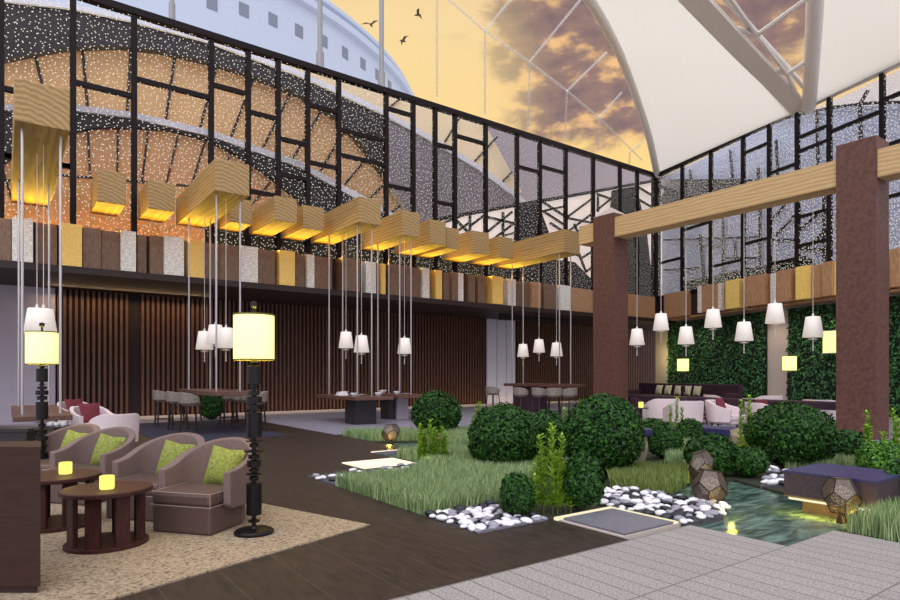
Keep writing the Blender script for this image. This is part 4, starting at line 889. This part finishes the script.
def grass(P, n, h, label, m, holes=()):
    xs = [p[0] for p in P]; ys = [p[1] for p in P]; vs = []; fs = []; k = 0
    while k < n:
        x, y = random.uniform(min(xs), max(xs)), random.uniform(min(ys), max(ys))
        if not inpoly(x, y, P) or any((x-a)**2+(y-b)**2 < r*r for a, b, r in holes): continue
        a = random.uniform(0, 2*PI); hh = h*random.uniform(.6, 1.1); w = random.uniform(.003, .006); lx, ly = random.gauss(0, .2)*hh, random.gauss(0, .2)*hh
        c, s = math.cos(a)*w, math.sin(a)*w; o = len(vs)
        vs += [(x-c, y-s, -.012), (x+c, y+s, -.012), (x+c*.8+lx*.4, y+s*.8+ly*.4, hh*.6), (x-c*.8+lx*.4, y-s*.8+ly*.4, hh*.6), (x+lx, y+ly, hh)]; fs += [(o, o+1, o+2, o+3), (o+3, o+2, o+4)]; k += 1
    mb = MB(); mb.v = vs; mb.f = fs; return tag(mb.build('grass', m), label, 'grass', kind='stuff')
grass([(3.38, 7.1), (3.38, 5.08), (4.24, 5.08), (4.7, 5.3), (6.2, 6.3), (6.9, 7.2), (6.5, 8.8), (6.2, 8.95), (5.38, 8.95), (5.38, 8.0), (4.8, 7.4), (4.5, 7.1)], 44000, .19, 'wide bed of pale green grass between the dark deck and the round shrubs', M['grass'])
grass([G(606, 470), G(690, 472), G(692, 480), G(670, 496), G(650, 494), G(611, 487)], 10000, .17, 'strip of olive grass behind the pebbles and the front faceted lantern', M['grass_olive'])
grass([(6.28, 11.5), (7.4, 10.9), (7.7, 12.2), (6.28, 12.9)], 5000, .22, 'far clump of grass by the left faceted lantern', M['grass'])
grass([G(440, 446), G(484, 446), G(484, 434), G(446, 434)], 3500, .24, 'far strip of grass right of the large leftmost round shrub', M['grass'])
grass([(6.08, 2.34), (6.08, 1.0), (6.8, .4), (8.2, .6), (7.55, 2.25), (6.85, 2.25)], 16000, .24, 'tall grass in the right foreground beside the paving', M['grass'])
grass([G(785, 470), G(888, 472), G(890, 462), G(790, 462)], 8000, .18, 'low grass strip behind the navy bench', M['grass'])
grass([G(664, 464), G(694, 464), G(706, 446), G(680, 446)], 3500, .22, 'pale grass clump between the small shrubs in the middle', M['grass'])
def leaf_quads(pts, size, wid=.55):
    vs = []; fs = []
    for p, nrm in pts:
        t = Vector((random.gauss(0, 1), random.gauss(0, 1), random.gauss(0, 1)+.3)); t = (t-nrm*t.dot(nrm)*.75)
        if t.length < .01: continue
        t.normalize(); b = t.cross(nrm)
        if b.length < .01: continue
        b.normalize(); L = size*random.uniform(.7, 1.2); n2 = t.cross(b)*L*.12; o = len(vs)
        vs += [p-t*L*.5, p+b*L*wid*.5+n2, p+t*L*.5, p-b*L*wid*.5+n2]; fs.append((o, o+1, o+2, o+3))
    return vs, fs
def shrub(loc, rx, h, label, leaf=.065, cover=2.4, m=None, seed=0):
    leaf *= 1.12
    t = thing('round_shrub', label, 'shrub', loc)
    area = 4*PI*rx*rx*.85*(h/(2*rx)); n = min(9000, int(area*cover/(leaf*leaf*.55*.5))); pts = []
    def rad(d): return 1+.10*mnoise.noise(Vector(d)*2.4+Vector((seed*7.1, seed, 3)))
    while len(pts) < n:
        d = Vector((random.gauss(0, 1), random.gauss(0, 1), random.gauss(0, 1))).normalized()
        if d.z < -.75: continue
        r = rad(d)*random.uniform(.88, 1.03); p = Vector((d.x*rx*r, d.y*rx*r, h*.5+d.z*h*.5*r))
        if p.z < .02: p.z = random.uniform(.02, .08)
        nn = (d+Vector((random.gauss(0, .45), random.gauss(0, .45), random.gauss(0, .45)))).normalized(); pts.append((p, nn))
    vs, fs = leaf_quads(pts, leaf); mb = MB(); mb.v = vs; mb.f = fs; mb.build('foliage', m or M['leaf_dark'], t)
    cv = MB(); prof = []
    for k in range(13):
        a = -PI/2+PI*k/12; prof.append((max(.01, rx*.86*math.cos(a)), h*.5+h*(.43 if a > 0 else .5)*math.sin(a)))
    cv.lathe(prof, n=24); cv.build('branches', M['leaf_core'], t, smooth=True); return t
def shrub_px(px, wpx, ytop, ybase, label, leaf=.065, seed=0, m=None, d=None, cover=2.6):
    d = d or H*F/(ybase-HY); p = atD(px, d); h = (H+(HY-ytop)*d/F); shrub((p.x, p.y, -.01), wpx/2*d/F, h, label, leaf, cover, m, seed); return p
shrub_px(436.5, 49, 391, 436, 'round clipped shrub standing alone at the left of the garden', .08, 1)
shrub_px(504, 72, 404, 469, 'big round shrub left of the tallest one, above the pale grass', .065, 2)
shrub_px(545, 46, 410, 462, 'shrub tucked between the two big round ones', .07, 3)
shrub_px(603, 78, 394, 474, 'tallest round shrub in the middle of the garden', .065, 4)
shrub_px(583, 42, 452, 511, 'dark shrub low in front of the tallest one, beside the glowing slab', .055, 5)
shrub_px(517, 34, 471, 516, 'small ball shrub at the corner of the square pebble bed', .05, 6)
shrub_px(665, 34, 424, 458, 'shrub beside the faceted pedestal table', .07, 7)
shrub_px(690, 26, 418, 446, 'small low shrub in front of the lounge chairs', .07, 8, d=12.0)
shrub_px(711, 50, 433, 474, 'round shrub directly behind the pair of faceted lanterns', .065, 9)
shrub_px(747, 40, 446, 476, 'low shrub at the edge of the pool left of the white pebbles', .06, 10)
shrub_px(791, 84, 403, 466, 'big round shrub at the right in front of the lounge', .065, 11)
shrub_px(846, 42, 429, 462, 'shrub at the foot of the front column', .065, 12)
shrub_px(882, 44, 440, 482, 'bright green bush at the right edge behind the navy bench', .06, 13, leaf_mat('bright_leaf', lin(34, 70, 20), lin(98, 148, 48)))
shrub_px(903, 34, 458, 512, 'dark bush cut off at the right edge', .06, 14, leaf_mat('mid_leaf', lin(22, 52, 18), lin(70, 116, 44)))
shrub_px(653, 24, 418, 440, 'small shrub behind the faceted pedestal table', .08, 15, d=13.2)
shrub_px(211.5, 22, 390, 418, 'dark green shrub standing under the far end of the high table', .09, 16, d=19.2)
def upright(px, d, stems, label, seed, leaf=.12, m=None):
    random.seed(seed); p = atD(px, d); t = thing('leafy_plant', label, 'plant', (p.x, p.y, -.01)); sm = MB(); vs = []; fs = []
    for dx, hh in stems:
        base = rgt*dx+dep*0+Vector((0, random.uniform(-.06, .06), 0)); lean = Vector((random.uniform(-.06, .06), random.uniform(-.06, .06), 1))
        tip = base+lean*hh; sm.tube(base, tip, .007, 5, .003); z = .06
        while z < hh*1.0:
            f = z/hh; c = base.lerp(tip, f)
            for k in range(4):
                a = random.uniform(0, 2*PI); L = leaf*random.uniform(.8, 1.25)*(1-.4*f); o = Vector((math.cos(a), math.sin(a), random.uniform(.5, 1.3))).normalized(); s = o.cross(Vector((0, 0, 1))).normalized()*L*.17; n0 = len(vs)
                vs += [c, c+o*L*.45+s, c+o*L-Vector((0, 0, L*.12)), c+o*L*.45-s]; fs.append((n0, n0+1, n0+2, n0+3))
            z += leaf*.17
    sm.build('stem', M['stem'], t); mb = MB(); mb.v = vs; mb.f = fs; mb.build('foliage', m or M['leaf_lime'], t)
upright(431, 9.6, [(-.2, .5), (-.16, .62), (-.12, .45), (-.08, .55), (-.03, .5), (0, .70), (.04, .52), (.08, .55), (.12, .48), (.16, .6), (.2, .45), (.24, .5)], 'lime green upright plant rising from the pale grass, in front of a beige boulder', 1)
upright(553, 6.25, [(-.16, .55), (-.1, .66), (-.07, .78), (-.02, .9), (.02, .5), (.05, .6), (.12, .78), (.15, .5), (.18, .4), (-.22, .4), (-.19, .3)], 'lime green upright plant in front of the tallest shrub, nearest one', 2)
upright(479, 12.6, [(-.15, .6), (-.05, .8), (.05, .85), (.15, .6)], 'far lime green upright plant left of the big round shrub', 3)
upright(567, 10.0, [(-.06, .7), (.05, .85), (.12, .6)], 'lime green plant tip showing between the big shrubs', 4)
upright(677, 13.2, [(-.12, .75), (0, .9), (.12, .7)], 'thin lime green plant before the white armchairs', 5)
upright(746, 10.8, [(-.07, .95), (.03, 1.02), (.09, .8)], 'tall lime green plant at the left edge of the big right shrub', 6)
upright(874, 8.6, [(-.1, .7), (.0, .88), (.08, .6), (.16, .5)], 'lime green upright plant before the front column', 7, .13)
upright(895, 8.2, [(-.06, .8), (.04, .95), (.1, .6)], 'lime green upright plant cut off by the right edge', 8, .13)
random.seed(11)
for px, d, e in ((429, 9.2, 2.5), (745, 10.4, 3)):
    p = atD(px, d); light('garden_uplight', 'POINT', (p.x, p.y, .08), e, lin(255, 232, 130), shadow_soft_size=.04)
# pebbles
pm = []
for k in range(5):
    mb = MB(); n1, n2 = 10, 6; prof = []
    for j in range(n2+1):
        a = -PI/2+PI*j/n2; prof.append((max(.002, math.cos(a)), math.sin(a)))
    mb.lathe(prof, n=n1); mb.v = [(x*(1+.12*math.sin(3*x+k*2+y)), y*(.78+.1*math.sin(2*y+k)), z*.45) for x, y, z in mb.v]
    me = bpy.data.meshes.new('pebble'); me.from_pydata(mb.v, [], mb.f); me.polygons.foreach_set('use_smooth', [True]*len(me.polygons)); pm.append(me)
vari = {}
for c in ('white', 'grey', 'black'):
    for k, me in enumerate(pm):
        e = me.copy(); e.materials.append(M['peb_'+c]); vari[c, k] = e
def pebbles(P, n, where, r0=.042, r1=.074):
    xs = [p[0] for p in P]; ys = [p[1] for p in P]; pts = []; tries = 0
    while len(pts) < n and tries < 40000:
        tries += 1; x, y, r = random.uniform(min(xs), max(xs)), random.uniform(min(ys), max(ys)), random.uniform(r0, r1)
        if not inpoly(x, y, P) or any((x-a)**2+(y-b)**2 < (.74*(r+q))**2 for a, b, q in pts): continue
        pts.append((x, y, r))
    for x, y, r in pts:
        c = random.choices(('white', 'grey', 'black'), (4.8, 2.2, 3))[0]; o = bpy.data.objects.new('pebble', vari[c, random.randrange(5)]); C.objects.link(o)
        o.location = (x, y, .004+r*.36); o.scale = (r, r, r*random.uniform(.8, 1.1)); o.rotation_euler = (random.uniform(-.2, .2), random.uniform(-.2, .2), random.uniform(0, 6.28))
        tag(o, 'smooth %s pebble lying in the %s' % (c, where), 'pebble', '%s pebbles in the %s' % (c, where))
B1 = [(3.38, 4.23), (4.2, 4.23), (4.2, 5.04), (3.38, 5.04)]; B2 = [(5.17, 3.35), (5.17, 4.25), (5.42, 4.72), (6.1, 4.9), (6.22, 4.25), (6.25, 3.55), (5.75, 3.3)]; B3 = [G(760, 486), G(785, 486), G(790, 470), G(768, 468)]; B0 = [(3.38, 8.0), (5.3, 8.0), (5.3, 7.6), (3.38, 7.6)]; B0 = [(3.38, 7.12), (3.38, 8.02), (5.2, 8.02), (4.75, 7.4), (4.5, 7.12)]
gb = MB()
for P in (B1, B2, B0): gb.prism(P, -.12, .004)
gb.prism(B3, -.1, .004)
struct(gb.build('floor_pebble_beds', M['gravel_bed']))
pebbles(B1, 112, 'square bed beside the dark deck'); pebbles(B2, 130, 'bed between the glowing slab and the pool'); pebbles(B3, 18, 'patch beside the navy bench', .05, .09); pebbles(B0, 50, 'far bed beside the glowing floor panel', .04, .07)
pebbles([G(398, 438), G(418, 438), G(420, 432), G(404, 432)], 9, 'far patch beside the left faceted lantern', .07, .12)
eg = MB()
for a, b in (((3.36, 4.21), (4.22, 4.21)), ((4.22, 4.21), (4.22, 5.06)), ((3.36, 5.06), (4.22, 5.06))): eg.bar((*a, .0), (*b, .0), .02, .05)
struct(eg.build('trim_7', M['slate']))
# glowing slab and floor panels
sb_ = thing('glowing_slab', 'square grey slab with glowing edges between the deck and the paving', 'paving slab', (4.72, 3.77, 0))
MB().box(-.36, .36, -.36, .36, -.1, .02).build('slab', M['slate'], sb_)
for x0, x1, y0, y1 in ((-.42, .42, .365, .43), (-.42, .42, -.395, -.38), (-.42, -.385, -.38, .365), (.365, .41, -.38, .365)): MB().box(x0, x1, y0, y1, -.1, .022 if max(y0, x0) > .3 else .008).build(*(('light_strip', M['led']) if max(y0, x0) > .3 else ('kerb', M['stone_cap'])), sb_)
def glow_panel(x0, x1, y0, y1, label):
    t = thing('floor_panel', label, 'light panel', (x0, y0, 0)); MB().box(0, x1-x0, 0, y1-y0, -.1, .004).build('glass_plate', M['panel_glow'], t)
    mb = MB(); mb.box(-.02, x1-x0+.02, -.02, -.002, -.1, .008); mb.box(-.02, x1-x0+.02, y1-y0+.002, y1-y0+.02, -.1, .008); mb.build('frame', M['slate'], t)
glow_panel(4.34, 5.28, 8.08, 8.9, 'large glowing cream floor panel beside the far end of the pale grass')
glow_panel(5.38, 6.2, 9.72, 9.84, 'small glowing floor strip near the left faceted lantern')
# faceted lanterns, boulders and pedestal tables
def facet(r, h, seed, squash=1.0):
    random.seed(seed); g = (1+5**.5)/2; V = [Vector(v).normalized() for v in ((-1,g,0),(1,g,0),(-1,-g,0),(1,-g,0),(0,-1,g),(0,1,g),(0,-1,-g),(0,1,-g),(g,0,-1),(g,0,1),(-g,0,-1),(-g,0,1))]
    Fc = [(0,11,5),(0,5,1),(0,1,7),(0,7,10),(0,10,11),(1,5,9),(5,11,4),(11,10,2),(10,7,6),(7,1,8),(3,9,4),(3,4,2),(3,2,6),(3,6,8),(3,8,9),(4,9,5),(2,4,11),(6,2,10),(8,6,7),(9,8,1)]
    rot = Matrix.Rotation(random.uniform(0, 6), 3, 'Z') @ Matrix.Rotation(.55+random.uniform(-.1, .3), 3, 'X'); V = [rot @ v for v in V]; V = [v*random.uniform(.92, 1.08) for v in V]
    zmin = min(v.z for v in V); zmax = max(v.z for v in V)
    return [Vector((v.x*r, v.y*r, (v.z-zmin)/(zmax-zmin)*h)) for v in V], Fc
def facet5(r, h, seed):                  # irregular block of twelve five-sided faces
    V, Fc = facet(1, 1, seed); random.seed(seed); V = [v-Vector((0, 0, .5)) for v in V]; W = [(V[a]+V[b]+V[c])/3 for a, b, c in Fc]; P = []
    for k, v in enumerate(V):
        ring = [i for i, f in enumerate(Fc) if k in f]; n = v.normalized(); e1 = (W[ring[0]]-n*W[ring[0]].dot(n)).normalized(); e2 = n.cross(e1)
        ring.sort(key=lambda i: math.atan2(W[i].dot(e2), W[i].dot(e1))); P.append(tuple(ring))
    z0, z1 = min(w.z for w in W), max(w.z for w in W); q = max(max(abs(w.x), abs(w.y)) for w in W)
    return [Vector((w.x/q*r, w.y/q*r, (w.z-z0)/(z1-z0)*h)) for w in W], P
def lantern(px, d, z, r, h, label, seed, glow=2.5):
    p = atD(px, d); p.z = z; t = thing('faceted_lantern', label, 'lantern', p, 0, 'faceted lanterns in the pool'); V, Fc = facet5(r, h, seed)
    mb = MB(); mb.add(V, Fc); mb.build('perforated_shell', M['perforated'], t)
    e = MB(); done = set()
    for f in Fc:
        for i in range(len(f)):
            k = tuple(sorted((f[i], f[i-1])))
            if k not in done: done.add(k); e.tube(V[k[0]], V[k[1]], r*.035, 5)
    e.build('edge_frame', M['bronze'], t)
    MB().lathe([(.002, -.6*r), (.42*r, -.42*r), (.6*r, 0), (.42*r, .42*r), (.002, .6*r)], (0, 0, h*.5), 16).build('bulb', M['bulb'], t)
    MB().lathe([(.05, -z-.05), (.05, -z-.02), (.025, .0), (.025, .06)], n=12).build('foot', M['bronze'], t)
    if glow: light('lantern_glow', 'POINT', (p.x-.3*FX, p.y-.3*FY, .02), glow*1.3, lin(255, 225, 90), shadow_soft_size=.04)
lantern(710, 6.75, -.02, .185, .38, 'bronze faceted lantern at the pool edge, front one of the pair', 3)
lantern(700.5, 8.0, .02, .17, .40, 'bronze faceted lantern half hidden behind another one', 5, 1.5)
lantern(841.5, 5.95, .06, .165, .34, 'bronze faceted lantern in front of the navy bench', 9)
lantern(391, 12.5, .06, .19, .34, 'bronze faceted lantern at far left by the deck corner', 12, 5)
def boulder(px, d, r, h, label, seed, z=-.02):
    p = atD(px, d); V, Fc = facet(r, h, seed); mb = MB(); mb.add(V, Fc)
    tag(mb.build('boulder', M['boulder'], loc=(p.x, p.y, z)), label, 'rock')
M['boulder'] = mat('beige_stone', lin(150, 130, 106), .8, var=.15, scale=14, bump=.2)
boulder(436, 11.2, .22, .36, 'beige faceted boulder behind the lime plant in the pale grass', 21)
boulder(737, 11.6, .16, .42, 'beige faceted boulder at the left edge of the big right shrub', 23)
boulder(657, 14.0, .25, .32, 'beige faceted boulder beyond the pedestal table', 25)
def pedestal_table(px, d, zt, r, label, seed):
    p = atD(px, d); t = thing('pedestal_table', label, 'table', (p.x, p.y, -.02)); n = 6; mb = MB()
    mb.lathe([(r*.45, 0), (r*.30, zt*.12), (r*.62, zt*.55), (r*.5, zt*.85)], n=6); mb.build('pedestal', M['boulder'], t); MB().lathe([(r*.92, zt*.86), (r, zt*.92), (r, zt+.01), (r*.98, zt+.02)], n=6).build('tabletop', M['bench_top'], t)
pedestal_table(641, 9.35, .58, .17, 'faceted stone pedestal table with navy top right of the tallest shrub', 1)
p = atD(722, 12.3); t = thing('low_bench', 'low navy bench in front of the white armchair, among the shrubs', 'bench', (p.x, p.y, 0))
MB().box(-.3, .3, -.42, .42, .18, .34).build('seat', M['bench_top'], t, bevel=.01); MB().box(-.24, .24, -.36, .36, -.02, .18).build('plinth', M['bench_side'], t)
bn = thing('block_bench', 'large block bench with navy top floating above the pool', 'bench', (6.66, 2.3, 0))
MB().box(0, .88, 0, .85, .12, .375).build('body', M['bench_side'], bn); MB().box(-.005, .885, -.005, .855, .375, .395).build('top', M['bench_top'], bn); MB().box(.15, .75, .12, .73, -.08, .12).build('plinth', M['bench_side'], bn)
led = MB(); led.box(.06, .10, .02, .83, .085, .118); led.build('light_strip', M['led'], bn)
light('bench_glow', 'AREA', (6.56, 2.75, .10), 6, lin(255, 220, 80), rot=(0, math.radians(-25), 0), shape='RECTANGLE', size=.05, size_y=.8)
light('pool_edge_glow', 'POINT', (5.9, 3.3, .06), 1.2, lin(255, 235, 90), shadow_soft_size=.03)
# living walls
def living_wall(pxa, pxb, label, off=.6):
    pa, pb = onR(pxa, 375, off), onR(pxb, 375, off); pa.z = pb.z = 0; L = (pb-pa).length
    t = thing('living_wall', label, 'green wall', pa, math.atan2(RD.y, RD.x)); MB().box(0, L, .01, .08, .02, 4.02).build('backing', M['leaf_core'], t)
    pts = []
    for k in range(int(L*4*190)):
        p = Vector((random.uniform(0, L), -random.uniform(-.02, .10), random.uniform(.03, 4.0))); pts.append((p, Vector((random.gauss(0, .5), -1, random.gauss(0, .5)+.2)).normalized()))
    vs, fs = leaf_quads(pts, .14, .6); mb = MB(); mb.v = vs; mb.f = fs; mb.build('foliage', M['leaf_wall'], t)
living_wall(668, 766, 'dense green plant wall left of the bare wall gap')
living_wall(788, 885, 'dense green plant wall behind the front column')
living_wall(887, 925, 'strip of green plant wall at the right edge beyond the front column')
hb = [onR(690, 375, .7), onR(810, 375, .7)]; t = thing('box_hedge', 'dark clipped hedge outside the right glazing, above the fascia', 'hedge', (hb[0].x, hb[0].y, 5.0), math.atan2(RD.y, RD.x)); L = (Vector((hb[1].x, hb[1].y, 0))-Vector((hb[0].x, hb[0].y, 0))).length
MB().box(0, L, -.2, .2, 0, .85).build('branches', M['leaf_core'], t); pts = [(Vector((random.uniform(0, L), random.uniform(-.28, -.2), random.uniform(0, .92))), Vector((random.gauss(0, .5), -1, .2)).normalized()) for _ in range(5000)]; vs, fs = leaf_quads(pts, .10, .6); mb = MB(); mb.v = vs; mb.f = fs; mb.build('foliage', leaf_mat('hedge_leaf', lin(8, 16, 10), lin(26, 44, 22)), t)

# ------------------------------------------------------------------ lamps of the room, plus added fill lights
amber = lin(255, 208, 70)
light('vault_fill_light', 'AREA', (4.5, 19.97, 4.6), 420, lin(255, 244, 200), rot=(PI, 0, 0), shape='RECTANGLE', size=12, size_y=.15)  # added unseen light that brightens the lower vault fabric
light('ledge_uplight', 'AREA', (9, 18.3, 5.25), 280, amber, rot=(math.radians(236), 0, 0), shape='RECTANGLE', size=21, size_y=.1, spread=math.radians(150))
for k, (px, s) in enumerate(((700, 0), (770, 0), (830, 0))):
    p = onR(px, 375, .2); light('green_wall_downlight', 'SPOT', (p.x+RN.x*.35, p.y+RN.y*.35, 4.0), 60, lin(255, 236, 210), spot_size=2.2, spot_blend=.8, shadow_soft_size=.1)
light('slat_floor_light', 'AREA', (13, YW-.45, .06), 25, lin(255, 212, 165), rot=(math.radians(165), 0, 0), shape='RECTANGLE', size=20, size_y=.08)
p = onR(662, 375, .3); light('corner_fill_light', 'POINT', (p.x+RN.x*.5, p.y+RN.y*.5, 2.3), 30, lin(255, 240, 160), shadow_soft_size=.1)  # added unseen point light to brighten the wall strip at the corner
light('slat_soffit_light', 'AREA', (3.2, YW-.5, 3.9), 45, lin(255, 214, 160), rot=(math.radians(-15), 0, 0), shape='RECTANGLE', size=4.5, size_y=.08)
